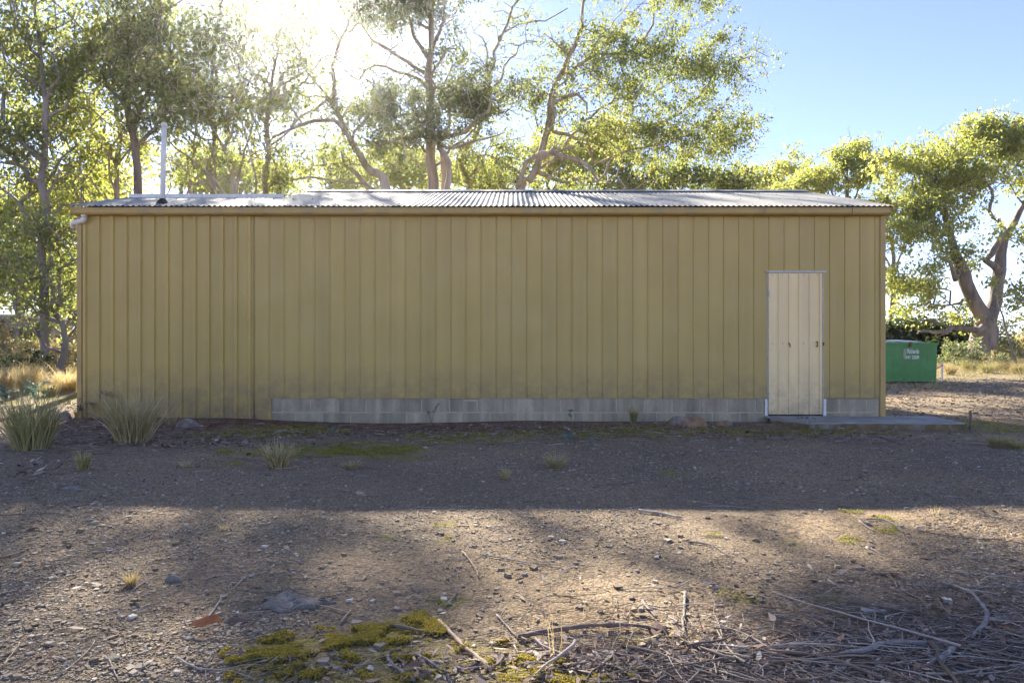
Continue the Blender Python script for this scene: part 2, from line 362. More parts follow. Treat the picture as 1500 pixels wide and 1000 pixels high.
def GP(px, py, rpx, rpy, a=1.):
    g = G(px, py); rx = rpx / 1000 * g[1]; y2 = 1050 / (py - rpy - HY); y1 = 1050 / (py + rpy - HY)
    return (g[0], (y1 + y2) / 2, rx, max((y2 - y1) / 2, .08), a)
MOSS_Y = [GP(430, 965, 95, 45), GP(560, 975, 130, 45), GP(600, 915, 55, 22), GP(540, 925, 40, 12), GP(800, 985, 120, 25), GP(950, 935, 60, 14, .8), GP(390, 950, 40, 25), GP(700, 960, 90, 30, .8)]
MOSS_G = [GP(480, 659, 150, 9), GP(370, 636, 70, 9), GP(560, 655, 70, 9), GP(700, 640, 110, 9, .7), GP(900, 635, 120, 9, .7), GP(1180, 633, 60, 7), GP(1080, 634, 50, 6, .8), GP(60, 588, 110, 14), GP(440, 630, 70, 6), GP(1240, 632, 70, 5, .8), GP(660, 872, 30, 8, .8),
          GP(590, 668, 40, 4, .6), GP(980, 690, 30, 6, .5), GP(1290, 755, 20, 5, .9), GP(1235, 745, 14, 4, .8), GP(1230, 783, 16, 4, .9), GP(1150, 788, 14, 4, .8), GP(1290, 772, 18, 4, .8), GP(1040, 776, 14, 4, .6), GP(1450, 622, 50, 6, .8), GP(1380, 895, 40, 10, .7), GP(1200, 872, 25, 6, .6), GP(655, 783, 14, 3, .7), GP(573, 780, 12, 3, .7), GP(1080, 872, 30, 8, .6), GP(655, 762, 18, 3, .7), GP(340, 677, 26, 4, .6)]
moss = np.maximum(patch(XX, YY, MOSS_Y), patch(XX, YY, MOSS_G))
near = sst(13, 11, YY) * sst(-9, -6.5, XX)
red = sst(8.2, 9.1, YY) * (1 - sst(10.2, 11, YY)) * (.9 - .55 * sst(-1, 4, XX)) + .35 * sst(7.4, 8.6, YY) * sst(-3, -6, XX)
thatch = np.maximum(sst(20.5, 23.5, YY), sst(-6.2, -7.2, XX) * sst(9.6, 11.5, YY)); thatch = np.maximum(thatch, sst(16, 17, YY) * sst(7, 5, XX)) * .95
thatch = np.maximum(thatch, .55 * patch(XX, YY, [GP(1480, 640, 90, 20), GP(1440, 990, 90, 30, .6)]))
gm = MB(); a, b = XX.shape
V = np.stack([XX, YY, ZZ], -1).reshape(-1, 3)
ii, jj = np.meshgrid(np.arange(a - 1), np.arange(b - 1), indexing='ij'); q = (ii * b + jj).ravel()
idx = np.stack([q, q + b, q + b + 1, q + 1], -1).ravel()
go = raw('ground', V, np.full(len(q), 4), idx, M['ground'], smooth=True); tag(go, kind='structure')
for nm, arr in (('moss', moss), ('red', np.clip(red, 0, 1)), ('thatch', thatch)):
    at = go.data.attributes.new(nm, 'FLOAT', 'POINT'); at.data.foreach_set('value', arr.astype(np.float32).ravel())

# far hills
hx = np.linspace(-950, 950, 160)
prof = .62 * (44 + 9 * np.sin(hx / 140 + 1) + 5 * np.sin(hx / 47) + 1.6 * np.sin(hx / 13) - 10 * sst(250, 600, hx))
rows = []
for k, (f, yy) in enumerate(((0, 700), (.35, 740), (.75, 800), (1, 860), (.7, 920), (0, 980))):
    rows.append(np.stack([hx, np.full_like(hx, yy) + 12 * np.sin(hx / 60), -2 + f * prof * .95], -1))
R = np.array(rows); hb = MB(); hb.grid(R[..., 0].T, R[..., 1].T, R[..., 2].T)
tag(hb.build('hills', M['hill'], smooth=True), kind='structure')

# ------------------------------------------------------------------ the shed
D = 9.8
X0, X1, XS = -6.215, 5.34, -3.70
SL = .30; YE, ZE = 9.62, 3.055                    # eave line
ZW = 3.02
DX0, DX1, DZ0, DZ1 = 3.675, 4.459, .10, 2.14
shed = empty('metal_shed', (0, 9.8, 0))
tag(shed, 'long olive green metal clad shed with pale corrugated roof and cream door', 'shed')
def clad(x_pts, d_pts, z0f, z1, y, mesh, door=False):
    zl = [None, .335, 1.0, 1.6, 2.14, 2.6, z1]
    n = len(x_pts)
    for i in range(n - 1):
        xa, xb = x_pts[i], x_pts[i + 1]; ya, yb = y - d_pts[i], y - d_pts[i + 1]
        isd = door and xa >= DX0 - .013 and xb <= DX1 + .013
        zz = [2.155, 2.6, z1] if isd else [z0f, 1.0, 1.6, 2.14, 2.6, z1]
        for k in range(len(zz) - 1):
            mesh.add([[xa, ya, zz[k]], [xb, yb, zz[k]], [xb, yb, zz[k + 1]], [xa, ya, zz[k + 1]]], [(0, 1, 2, 3)])
# main sheets: narrow standing ribs every 218 mm
xs, ds = [XS], [0.]
seams = [XS + .2175 * k for k in range(1, 42) if XS + .2175 * k < X1 - .05]
for s in seams:
    for dx, d in ((-.016, 0), (-.0145, -.003), (-.009, -.003), (-.006, .006), (.003, .009), (.008, .002), (.014, 0)):
        xs.append(s + dx); ds.append(d)
xs.append(X1); ds.append(0.)
for e in (DX0 - .012, DX1 + .012):
    j = int(np.searchsorted(xs, e)); t = (e - xs[j - 1]) / (xs[j] - xs[j - 1]); d = ds[j - 1] * (1 - t) + ds[j] * t
    xs.insert(j, e); ds.insert(j, d)
mb = MB(); clad(xs, ds, .335, ZW, D, mb, True)
# patch of sheet that runs to the ground beside the wing
mb.box(XS + .006, XS + .245, D - .004, D + .02, -.08, .338)
# rivets / screws on the sheet (small hex heads)
for s in seams:
    for z in (2.93, 1.42, .40): mb.box(s + .02, s + .029, D - .008, D, z, z + .009, 1)
mb.build('wall_cladding', [M['olive'], M['galv']], shed)
# wing sheets: broad trapezoid ribs every 197 mm
xs, ds = [X0], [0.]
s = X0 + .095
while s < XS - .05:
    for dx, d in ((-.032, 0), (-.018, .028), (.018, .028), (.032, 0)): xs.append(s + dx); ds.append(d)
    s += .1968
xs.append(XS - .004); ds.append(0.)
mb = MB(); clad(xs, ds, -.08, ZW, D - .012, mb)
s = X0 + .095
while s < XS - .05:
    mb.box(s - .004, s + .004, D - .041, D - .033, 1.93 - .47, 1.938 - .47, 1); s += .1968
mb.build('wing_cladding', [M['olive'], M['galv']], shed)
# other walls (seen only from the side)
mb = MB()
YB = 15.2
mb.add([[X1, D, 0], [X1, YB, 0], [X1, YB, 3.02], [X1, 12.4, 3.85], [X1, D, 3.06]], [(0, 1, 2, 3, 4)])
mb.add([[XS, D, 0], [XS, YB, 0], [XS, YB, 3.02], [XS, 12.4, 3.85], [XS, D, 3.06]], [(0, 1, 2, 3, 4)])
mb.add([[XS, YB, 0], [X1, YB, 0], [X1, YB, 3.02], [XS, YB, 3.02]], [(0, 1, 2, 3)])
mb.add([[X0, D, 0], [X0, 12.5, 0], [X0, 12.5, 3.03], [X0, 11.1, 3.46], [X0, D, 3.06]], [(0, 1, 2, 3, 4)])
mb.add([[X0, 12.5, 0], [XS, 12.5, 0], [XS, 12.5, 3.03], [X0, 12.5, 3.03]], [(0, 1, 2, 3)])
for k in range(27): mb.box(X1, X1 + .013, D + .1 + k * .2, D + .118 + k * .2, 0, 3.03)
for k in range(13): mb.box(X0 - .015, X0, D + .1 + k * .2, D + .135 + k * .2, 0, 3.03)
mb.build('side_wall', M['olive'], shed)
# corner flashings
for (xa, xb) in ((X0 - .012, X0 + .055), (X1 - .06, X1 + .014)):
    MB().box(xa, xb, D - .018 if xa > 0 else D - .032, D + .07, -.03 if xa > 0 else -.1, ZW - .03).build('corner_flashing', M['trim'], shed)
# block plinth
mb = MB(); XB0 = (397 - 750) * .0098; YF = D + .012
gapx = (-.70, -.585)
def course(z0, z1, off, sd_=0):
    x = XB0 - off
    while x < X1 - .02:
        xa, xb = max(x, XB0) + .008, min(x + .4, X1 - .014) - .007
        if xb - xa > .03 and not (xa > DX0 - .02 and xb < DX1 + .02) and ((xb > DX1 + .05) == bool(sd_)):
            if xa < DX0 < xb: xb = DX0 - .045
            if xa < DX1 < xb: xa = DX1 + .045
            j = rng.normal(0, .0012)
            if z1 > .3 and xa < gapx[0] < xb: mb.box(xa, gapx[0], YF + j, YF + .1, z0, z1); mb.box(gapx[0] + .002, xb, YF + j, YF + .1, z0, z1 - .04)
            elif z1 > .3 and xa < gapx[1] < xb: mb.box(gapx[1], xb, YF + j, YF + .1, z0, z1)
            else: mb.box(xa, xb, YF + j, YF + .1, z0, z1)
        x += .4
course(.138, .330, .24); course(-.08, .121, .06)
pl = mb.build('block_plinth', M['block'], shed, bevel=.004)
MB().box(XB0, DX0 - .04, YF + .0025, YF + .09, -.09, .322).build('mortar', M['mortar'], pl)
MB().box(DX0 - .038, DX1 + .038, YF + .003, YF + .09, -.09, .082).build('door_sill', M['concrete'], shed)
mb = MB(); course(.138, .330, .24, 1); course(-.08, .121, .06, 1)
p2 = mb.build('block_plinth', M['block'], shed, bevel=.004)
MB().box(DX1 + .04, X1 - .016, YF + .0025, YF + .09, -.09, .322).build('mortar', M['mortar'], p2)
# flashing lip along the bottom of the sheets
MB().prof([(D + .004, .338), (D + .004, .331), (D + .03, .331), (D + .03, .338)], XB0, DX0 - .02).build('drip_flashing', M['mortar'], shed)
# roof
def roof_sheet(x0, x1, y0, y1, zf, mb, m=0):
    n = int((x1 - x0) / .0762 * 8); x = np.linspace(x0, x1, n); dz = .0085 * np.cos(2 * math.pi * x / .0762)
    for (ya, yb) in ((y0, y1),):
        yy = np.linspace(ya, yb, 4); X, Y = np.meshgrid(x, yy, indexing='ij'); Z = zf(Y) + dz[:, None]
        mb.grid(X, Y, Z, m)
zf = lambda y: ZE + SL * (y - YE)
mb = MB(); roof_sheet(XS + .0, X1 + .03, YE, 12.40, zf, mb)
roof_sheet(X0 - .05, XS + .002, YE, 11.10, zf, mb)
roof_sheet(XS, X1 + .03, 12.40, YB + .1, lambda y: zf(12.40) - SL * (y - 12.40), mb)
roof_sheet(X0 - .05, XS, 11.10, 12.6, lambda y: zf(11.10) - SL * (y - 11.10), mb)
for yy, st in ((9.72, 3), (10.7, 4), (11.6, 4)):
    x = X0 - .02 + .0762
    while x < X1:
        if not (yy > 11.2 and x < XS):
            xc = round(x / .0762) * .0762; z = zf(yy) + .0085
            mb.box(xc - .006, xc + .006, yy - .006, yy + .006, z - .002, z + .007, 1)
        x += .0762 * st
mb.build('roof_sheet', [M['roof'], M['stick_brown']], shed, smooth=True)
def cap(x0, x1, y, z, name='ridge_cap'):
    MB().prof([(y - .20, z - .046), (y - .02, z + .02), (y + .02, z + .02), (y + .20, z - .046), (y + .19, z - .056), (y, z + .004), (y - .19, z - .056)], x0, x1).build(name, M['roof'], shed)
cap(XS - .02, X1 - .02, 12.40, zf(12.40) + .015)
mb = MB(); mb.box(X0 + .0, XS - .01, 11.07, 11.11, zf(11.1) - .02, zf(11.1) + .05); mb.build('wing_barge', M['whitepaint'], shed)
# barge trims along the rakes
for x in (X1 + .03, ):
    MB().add([[x, YE, zf(YE) - .06], [x + .02, YE, zf(YE) - .06], [x + .02, 12.4, zf(12.4) - .06], [x, 12.4, zf(12.4) - .06],
              [x, YE, zf(YE) + .006], [x + .02, YE, zf(YE) + .006], [x + .02, 12.4, zf(12.4) + .006], [x, 12.4, zf(12.4) + .006]],
             [(0, 1, 2, 3), (4, 7, 6, 5), (0, 4, 5, 1), (1, 5, 6, 2), (2, 6, 7, 3), (3, 7, 4, 0)]).build('barge_trim', M['trim'], shed)
# gutter: quad profile
gp = [(9.79, 2.945), (9.675, 2.945), (9.655, 2.965), (9.655, 3.025), (9.648, 3.028), (9.648, 3.04), (9.662, 3.04), (9.668, 3.03), (9.668, 2.975), (9.68, 2.958), (9.79, 2.958)]
gut = MB().prof(gp, X0 - .03, X1 + .03, cap=False)
for x in (X0 - .03, X1 + .022): gut.box(x - .004, x + .008, 9.649, 9.79, 2.944, 3.039)
gut = gut.build('gutter', M['trim'], shed)
gut.data.materials.append(M['galv'])
for px in (382, 1122, 1250, 700, 560, 905): 
    x = (px - 750) * .00965; mb = MB(); mb.box(x - .012, x + .012, 9.642, 9.650, 2.962, 3.036); mb.box(x - .012, x + .012, 9.642, 9.79, 2.938, 2.944)
    mb.build('gutter_strap', M['trim'], gut)
# downpipe elbow at the left end
pts = smooth_line([(-6.09, 9.72, 2.96, .038), (-6.09, 9.72, 2.90, .038), (-6.12, 9.73, 2.865, .038), (-6.20, 9.76, 2.855, .038), (-6.30, 9.80, 2.845, .038), (-6.34, 9.86, 2.80, .038)], .012)
dp = MB().tube(pts[:, :3], .036, 16).build('downpipe_elbow', M['pvc'], shed, smooth=True)
MB().tube([(-6.09, 9.72, 2.925), (-6.09, 9.72, 2.95)], .042, 16).build('pipe_collar', M['pvc'], dp)
MB().tube([(-6.19, 9.755, 2.856), (-6.215, 9.765, 2.854)], .042, 16).build('pipe_collar', M['pvc'], dp)
# vent pipe
vy = 9.98; vx = (238 - 750) / 1000 * vy
mb = MB().tube([(vx, vy, 3.0), (vx + .01, vy, 3.7), (vx + .025, vy, 4.30)], [.036, .035, .034], 16)
vp = mb.build('vent_pipe', M['pvc'], shed, smooth=True)
MB().tube([(vx + .025, vy, 4.28), (vx + .025, vy, 4.33), (vx + .025, vy, 4.345)], [.042, .042, .025], 16).build('pipe_cap', M['pvc'], vp, smooth=True)
MB().tube([(vx, vy, zf(vy) - .01), (vx, vy, zf(vy) + .02), (vx, vy, zf(vy) + .07)], [.09, .075, .043], 16).build('boot_flashing', M['black'], vp, smooth=True)
# flue stubs behind the ridge
MB().tube([(2.02 * 1.0, 12.6, 3.6), (2.0, 12.6, 4.02)], .012, 8).build('roof_stub', M['rust'], shed)
MB().tube([(3.0, 12.6, 3.6), (2.96, 12.6, 4.0)], .012, 8).build('roof_stub', M['galv'], shed)
# door
mb = MB(); xs, ds = [DX0 + .006], [0.]; 
for k in range(5):
    s = DX0 + .15 + k * .1475 
    for dx, d in ((-.013, 0), (-.009, .016), (.009, .016), (.013, 0)): xs.append(s + dx); ds.append(d)
xs = [x for x in xs if x < DX1 - .008] ; ds = ds[:len(xs)]; xs.append(DX1 - .008); ds.append(0.)
for i in range(len(xs) - 1):
    ya, yb = D - .012 - ds[i], D - .012 - ds[i + 1]; z0 = DZ0 + .004; z1 = DZ1 - .012
    mb.add([[xs[i], ya, z0], [xs[i + 1], yb, z0], [xs[i + 1], yb, z1], [xs[i], ya, z1], [xs[i], D + .02, z0], [xs[i + 1], D + .02, z0], [xs[i + 1], D + .02, z1], [xs[i], D + .02, z1]],
           [(0, 1, 2, 3), (4, 7, 6, 5), (0, 4, 5, 1), (3, 2, 6, 7)])
mb.box(DX0 + .004, DX0 + .007, D - .012, D + .02, DZ0 + .004, DZ1 - .012); mb.box(DX1 - .009, DX1 - .006, D - .012, D + .02, DZ0 + .004, DZ1 - .012)
for x in (.05, .20, .50, .70):
    for z in (DZ1 - .045, 1.115, DZ0 + .03): mb.box(DX0 + x, DX0 + x + .009, D - .021, D - .012, z, z + .009, 1)
door = mb.build('door', [M['cream'], M['rust']], shed)
mb = MB(); hx_ = DX1 - .098
mb.box(hx_ - .004, hx_ + .008, D - .050, D - .042, 1.07, 1.15); mb.box(hx_ - .004, hx_ + .008, D - .045, D - .012, 1.07, 1.085); mb.box(hx_ - .004, hx_ + .008, D - .045, D - .012, 1.135, 1.15)
mb.build('handle', M['rust'], door, bevel=.002)
MB().tube([(DX0 + .283, D - .03, 1.13), (DX0 + .30, D - .036, 1.10), (DX0 + .307, D - .03, 1.065)], [.010, .008, .006], 8).build('bent_tab', M['rust'], door)
for z in (1.78, .32): MB().box(DX0 - .004, DX0 + .012, D - .022, D - .004, z, z + .10).build('hinge', M['galv'], door)
MB().box(DX1 - .002, DX1 + .012, D - .03, D - .004, 1.09, 1.135).build('latch', M['rust'], door)
fr = MB(); fr.box(DX0 - .035, DX1 + .045, D - .020, D + .03, DZ1 - .006, DZ1 + .018); fr.build('door_head', M['galv'], shed)
mb = MB(); mb.box(DX0 - .013, DX0 - .001, D - .008, D + .05, .02, DZ1 - .008); mb.box(DX1 + .003, DX1 + .015, D - .008, D + .05, .02, DZ1 - .008); mb.build('door_jamb', M['galv'], shed)
MB().box(DX0 + .001, DX1 + .001, D + .025, D + .05, .085, DZ1).build('door_backing', M['black'], shed)
for (xa, xb) in ((DX0 - .045, DX0 - .015), (DX1 + .017, DX1 + .05)): MB().box(xa, xb, D - .006, D + .004, .085, .325).build('jamb_foot', M['whitepaint'], shed)

# concrete slab path
slab = MB(); n = 40; x = np.linspace(3.62, 6.03, n)
yf = 9.08 + .03 * np.sin(x * 3) + .012 * np.sin(x * 17) + np.where(x < 3.9, (3.9 - x) * 1.9, 0)
prof_rows = [(0, .055), (.02, .062), (.3, .066), (.7, .072)]
Xr = np.array([x] * 5); Yr = np.array([yf, yf + .0, yf + .018, (yf + 9.79) / 2, np.full(n, 9.80)]); Zr = np.array([np.full(n, -.06), np.full(n, .045), .060 + .004 * np.sin(x * 9), np.full(n, .066), np.full(n, .075)])
slab.grid(Xr[1:], Yr[1:], Zr[1:], 0); slab.grid(Xr[:2], Yr[:2], Zr[:2], 1)
slab.add([[6.03, yf[-1], -.06], [6.03, 9.9, -.06], [6.03, 9.9, .07], [6.03, yf[-1], .05]], [(0, 1, 2, 3)], 1)
slab.add([[5.40, 9.8, .075], [6.03, 9.8, .075], [6.03, 9.9, .07], [5.40, 9.9, .07]], [(0, 1, 2, 3)], 0)
sl = slab.build('concrete_slab', [M['concrete'], M['concrete_edge']], loc=(4.8, 9.4, 0)); tag(sl, 'low concrete step slab with stained edge below the cream door', 'slab')

# ------------------------------------------------------------------ dumpster
def greenmat():
    m, nt, out = newmat('green_steel'); L = nt.links.new
    b = N(nt, 'ShaderNodeBsdfPrincipled'); b.inputs['Roughness'].default_value = .5; v = coords(nt)
    col = mixc(nt, (.055, .21, .045), (.075, .27, .07), ramp(nt, noise(nt, v, 3, 5), [(.35, (0, 0, 0)), (.65, (1, 1, 1))]))
    col = mixc(nt, col, (.10, .13, .04), ramp(nt, noise(nt, coords(nt, (1, 1, .12)), 9, 5, .6), [(.58, (0, 0, 0)), (.72, (.8, .8, .8))]))
    col = mixc(nt, col, (.015, .05, .03), ramp(nt, noise(nt, coords(nt, (1, 1, .1)), 5, 4, .6), [(.66, (0, 0, 0)), (.70, (.9, .9, .9))]))
    col = mixc(nt, col, (.17, .07, .04), ramp(nt, noise(nt, v, 6, 4, .6), [(.68, (0, 0, 0)), (.71, (1, 1, 1))]))
    L(col, b.inputs['Base Color']); L(b.outputs[0], out.inputs[0]); return m
M['green'] = greenmat(); M['lid'] = simple('plastic_lid', (.42, .50, .49), (.34, .42, .41), 5, .4)
DY = 20.2; dx0, dx1 = 10.94, 12.56; g0 = float(gh(11.7, DY))
dump = empty('skip_bin', (11.75, DY + .6, g0)); tag(dump, 'green steel rubbish skip with white lettering beside the shed', 'skip bin')
mb = MB()
mb.add([[dx0, DY, .06], [dx1, DY, .06], [dx1, DY + 1.25, .06], [dx0, DY + 1.25, .06], [dx0 - .02, DY - .03, 1.17], [dx1 + .0, DY - .03, 1.17], [dx1, DY + 1.3, 1.30], [dx0 - .02, DY + 1.3, 1.30]],
       [(0, 3, 2, 1), (4, 5, 6, 7), (0, 1, 5, 4), (1, 2, 6, 5), (2, 3, 7, 6), (3, 0, 4, 7)])
mb.box(dx0, dx1 - .01, DY - .012, DY, .06, .14)
mb.build('body', M['green'], dump, bevel=.008)
MB().box(dx0 - .05, dx1 + .035, DY - .07, DY + .0, 1.165, 1.215).build('rim', M['green'], dump, bevel=.006)
MB().box(dx0 - .02, dx1 + .01, DY - .045, DY - .033, 1.12, 1.165).build('rim_band', M['green'], dump)
for (a_, b_) in ((dx0 + .05, dx0 + .72), (dx0 + .80, dx1 - .25)):
    mb = MB(); X, Y = np.meshgrid(np.linspace(a_, b_, 9), np.linspace(DY - .05, DY + 1.28, 7), indexing='ij')
    u = (X - a_) / (b_ - a_); Z = 1.222 + .022 * np.minimum(1, 6 * np.minimum(u, 1 - u)) + (Y - DY) * .06
    mb.grid(X, Y, Z); mb.add([[a_, DY - .05, 1.2], [b_, DY - .05, 1.2], [b_, DY - .05, 1.224], [a_, DY - .05, 1.224]], [(0, 1, 2, 3)])
    mb.build('lid', M['lid'], dump, smooth=True)
MB().box(11.72, 11.78, DY - .085, DY - .03, 1.09, 1.235).build('lid_catch', M['rust'], dump)
for x in (11.05, 11.55, 11.95, 12.42): MB().box(x, x + .09, DY + .02, DY + 1.2, g0 - .02, .062).build('skid', M['black'], dump)
def text(s, x, y, z, size, mat, parent, width):
    cu = bpy.data.curves.new('lettering', 'FONT'); cu.body = s; cu.size = size; cu.extrude = .002; cu.offset = .004; cu.align_x = 'CENTER'
    o = bpy.data.objects.new('tmp', cu); C.objects.link(o); bpy.context.view_layer.update()
    me = bpy.data.meshes.new_from_object(o.evaluated_get(bpy.context.evaluated_depsgraph_get())); wd = o.dimensions.x or 1
    bpy.data.objects.remove(o); me.materials.clear(); me.materials.append(mat)
    t = bpy.data.objects.new('lettering', me); C.objects.link(t); t.parent = parent
    t.rotation_euler = (RAD(90), 0, 0); t.scale = (width / wd, 1, 1); t.location = np.array((x, y, z)) - np.array(parent.location); return t
text('J J Richards', 11.80, DY - .030, .90, .19, M['whitepaint'], dump, .46)
text('6341 2200', 11.80, DY - .026, .74, .14, M['whitepaint'], dump, .46)

# ------------------------------------------------------------------ neighbouring building far left
M['slat'] = simple('brown_slats', (.36, .29, .26), (.31, .26, .24), 3, .7)
bl = empty('outbuilding', (-25, 33, .4)); tag(bl, 'brown slatted building with stepped pale roof edge far left behind bushes', 'building')
mb = MB(); 
def slatwall(xa, xb, y, z0, z1):
    z = z0
    while z < z1: mb.add([[xa, y - .012, z], [xb, y - .012, z], [xb, y, min(z + .16, z1)], [xa, y, min(z + .16, z1)], [xa, y, z], [xb, y, z]], [(0, 1, 2, 3), (4, 5, 1, 0)]); z += .16
slatwall(-32, P(14, 460, 33)[0], 33, 0, 2.62); slatwall(P(14, 460, 33)[0], P(62, 0, 33)[0], 33, 0, 2.42)
xr = P(62, 0, 33)[0]; mb.add([[xr, 33, 0], [xr, 39, 0], [xr, 39, 2.42], [xr, 33, 2.42]], [(0, 1, 2, 3)])
mb.build('wall', M['slat'], bl)
MB().box(-32.1, P(14, 460, 33)[0] + .05, 32.93, 39, 2.62, 2.70).build('roof_edge', M['whitepaint'], bl)
MB().box(P(14, 460, 33)[0] + .05, xr + .1, 32.95, 39, 2.42, 2.47).build('lower_roof_edge', M['bark_dark'], bl)

# ------------------------------------------------------------------ trees
# openings in the crowns: photo-pixel ellipses on the ground where direct sun arrives
LIT = [(40, 768, 200, 36), (230, 745, 50, 10), (740, 768, 340, 27), (1120, 790, 130, 30), (1370, 765, 100, 12), (470, 905, 110, 28), (330, 975, 220, 32), (620, 800, 60, 40), (560, 970, 150, 40), (1340, 600, 160, 30), (55, 556, 80, 32), (1430, 548, 95, 16)]
def sunlit(p):
    """true where a crown point would shade one of the sunny patches of ground or the roof"""
    s = p[:, 2] / SUN[2]; gx_ = p[:, 0] - SUN[0] * s; gy_ = p[:, 1] - s
    ok = gy_ > 1.2; gy2 = np.where(ok, gy_, 1.2); px = 750 + gx_ / gy2 * 1000; py = HY + 1050 / gy2
    m = np.zeros(len(p), bool)
    for cx, cy, rx, ry in LIT: m |= ok & (((px - cx) / rx) ** 2 + ((py - cy) / ry) ** 2 < 1)
    s = (p[:, 2] - 3.4) / SUN[2]; rx_ = p[:, 0] - SUN[0] * s; ry_ = p[:, 1] - s
    roof = (p[:, 2] > 3.6) & (ry_ > 9.5) & (ry_ < 12.6) & (abs(rx_) < 6.5)
    return m, roof
def leaves(pts, n, size, spread, seed, hang=.75, asp=.26, flat=.7):
    r = np.random.default_rng(seed); k = len(pts)
    cnt = np.maximum(1, (n * r.lognormal(0, .5, k)).astype(int)); own = np.repeat(np.arange(k), cnt); m = len(own)
    # sub-sprigs inside each cluster for an uneven, feathery outline
    sub = r.normal(0, 1, (k, 7, 3)) * spread * np.array([1, 1, flat]); pick = r.integers(0, 7, m)
    c = pts[own] + sub[own, pick] + r.normal(0, 1, (m, 3)) * spread * .38
    d = r.normal(0, 1, (m, 3)); d[:, 2] = d[:, 2] * .5 - hang * 1.6; d /= np.linalg.norm(d, axis=1)[:, None]
    u = np.cross(d, r.normal(0, 1, (m, 3))); u /= np.linalg.norm(u, axis=1)[:, None]
    L = size * r.lognormal(0, .28, m)[:, None]; W = L * asp * r.uniform(.7, 1.3, (m, 1))
    nrm = np.cross(d, u)
    V = np.stack([c, c + d * L * .42 + u * W, c + d * L + nrm * L * .15, c + d * L * .42 - u * W], 1).reshape(-1, 3)
    return V
def add_leaves(name, V, mat, parent=None, loc=None):
    m = len(V) // 4
    return raw(name, V, np.full(m, 4), np.arange(m * 4), mat, parent, loc)
def grow(limbs, targets, seed, wig=.10, bf=.35, step=.32, tip=.007, expo=2.2, stretch=1.0):
    """limbs: list of arrays (n,4) xyz r.  targets joined by a greedy shortest-path tree.  returns nodes, parent, radius"""
    r = np.random.default_rng(seed)
    pos, par, rad, plen = [], [], [], []
    for li, L in enumerate(limbs):
        L = smooth_line(L, step)
        j = r.normal(0, 1, (len(L), 3)); j = (j + np.roll(j, 1, 0) + np.roll(j, 2, 0)) / 3 * wig * .6; j[0] = 0
        L[:, :3] += j * np.minimum(1, .12 / (L[:, 3:4] + .05))
        if li == 0: pi = -1
        else:
            d = np.linalg.norm(np.array(pos) - L[0, :3], axis=1); pi = int(d.argmin())
        for k, q in enumerate(L):
            pos.append(q[:3]); par.append(pi); rad.append(q[3]); plen.append(0 if pi < 0 else plen[pi] + float(np.linalg.norm(q[:3] - pos[pi]))); pi = len(pos) - 1
    nlimb = len(pos)
    T = np.asarray(targets); rem = np.ones(len(T), bool); Pn = np.array(pos); pl = np.array(plen)
    # only the upper limb nodes may carry branches
    z0 = Pn[:, 2].min(); zmin = min(T[:, 2].min(), np.percentile(Pn[:, 2], 50)) if len(T) else 0
    pen = np.where(Pn[:, 2] < zmin - 1.0, 4.0, 0.)
    best = np.full(len(T), 1e9); bp = np.zeros(len(T), int)
    def upd(i0):
        nonlocal best, bp
        Q = np.array(pos[i0:]); L = np.array(plen[i0:]); pn = pen[i0:len(pos)] if i0 == 0 else np.zeros(len(Q))
        d = np.linalg.norm(T[:, None] - Q[None], axis=2)
        dz = T[:, None, 2] - Q[None, :, 2]
        c = d + bf * L[None] + pn[None] + np.where(dz < -.4, .5 * (-dz - .4), 0)
        k = c.argmin(1); m = c[np.arange(len(T)), k] < best; best[m] = c[np.arange(len(T)), k][m]; bp[m] = k[m] + i0
    if len(T):
        upd(0); ends = []
        for _ in range(len(T)):
            i = int(np.where(rem, best, 1e12).argmin()); rem[i] = False; a = np.array(pos[bp[i]]); b = T[i]; d = np.linalg.norm(b - a)
            n = max(1, int(d / step)); i0 = len(pos); pi = int(bp[i]); off = r.normal(0, 1, 3) * d * .13; off[2] = abs(off[2])
            w1 = r.normal(0, wig * min(1, d), 3)
            for k in range(1, n + 1):
                t = k / n; q = a + (b - a) * t + off * math.sin(math.pi * t) + w1 * math.sin(2 * math.pi * t) + (r.normal(0, wig * .35, 3) if k < n else 0)
                plen.append(plen[pi] + float(np.linalg.norm(q - pos[pi]))); pos.append(q); par.append(pi); rad.append(0.); pi = len(pos) - 1
            best[i] = 1e9; upd(i0)
    pos = np.array(pos); par = np.array(par); N_ = len(pos); acc = np.zeros(N_); nch = np.zeros(N_, int)
    for i in range(N_ - 1, -1, -1):
        v = acc[i] if acc[i] > 0 else tip ** expo
        acc[i] = v
        if par[i] >= 0: acc[par[i]] += v
    rr = acc ** (1 / expo); rl = np.array(rad); lim = np.arange(N_) < nlimb
    rr = np.where(lim, np.maximum(rl, rr * .6), rr)
    for i in range(nlimb, N_): rr[i] = min(rr[i], rr[par[i]] * .86)
    return pos, par, rr
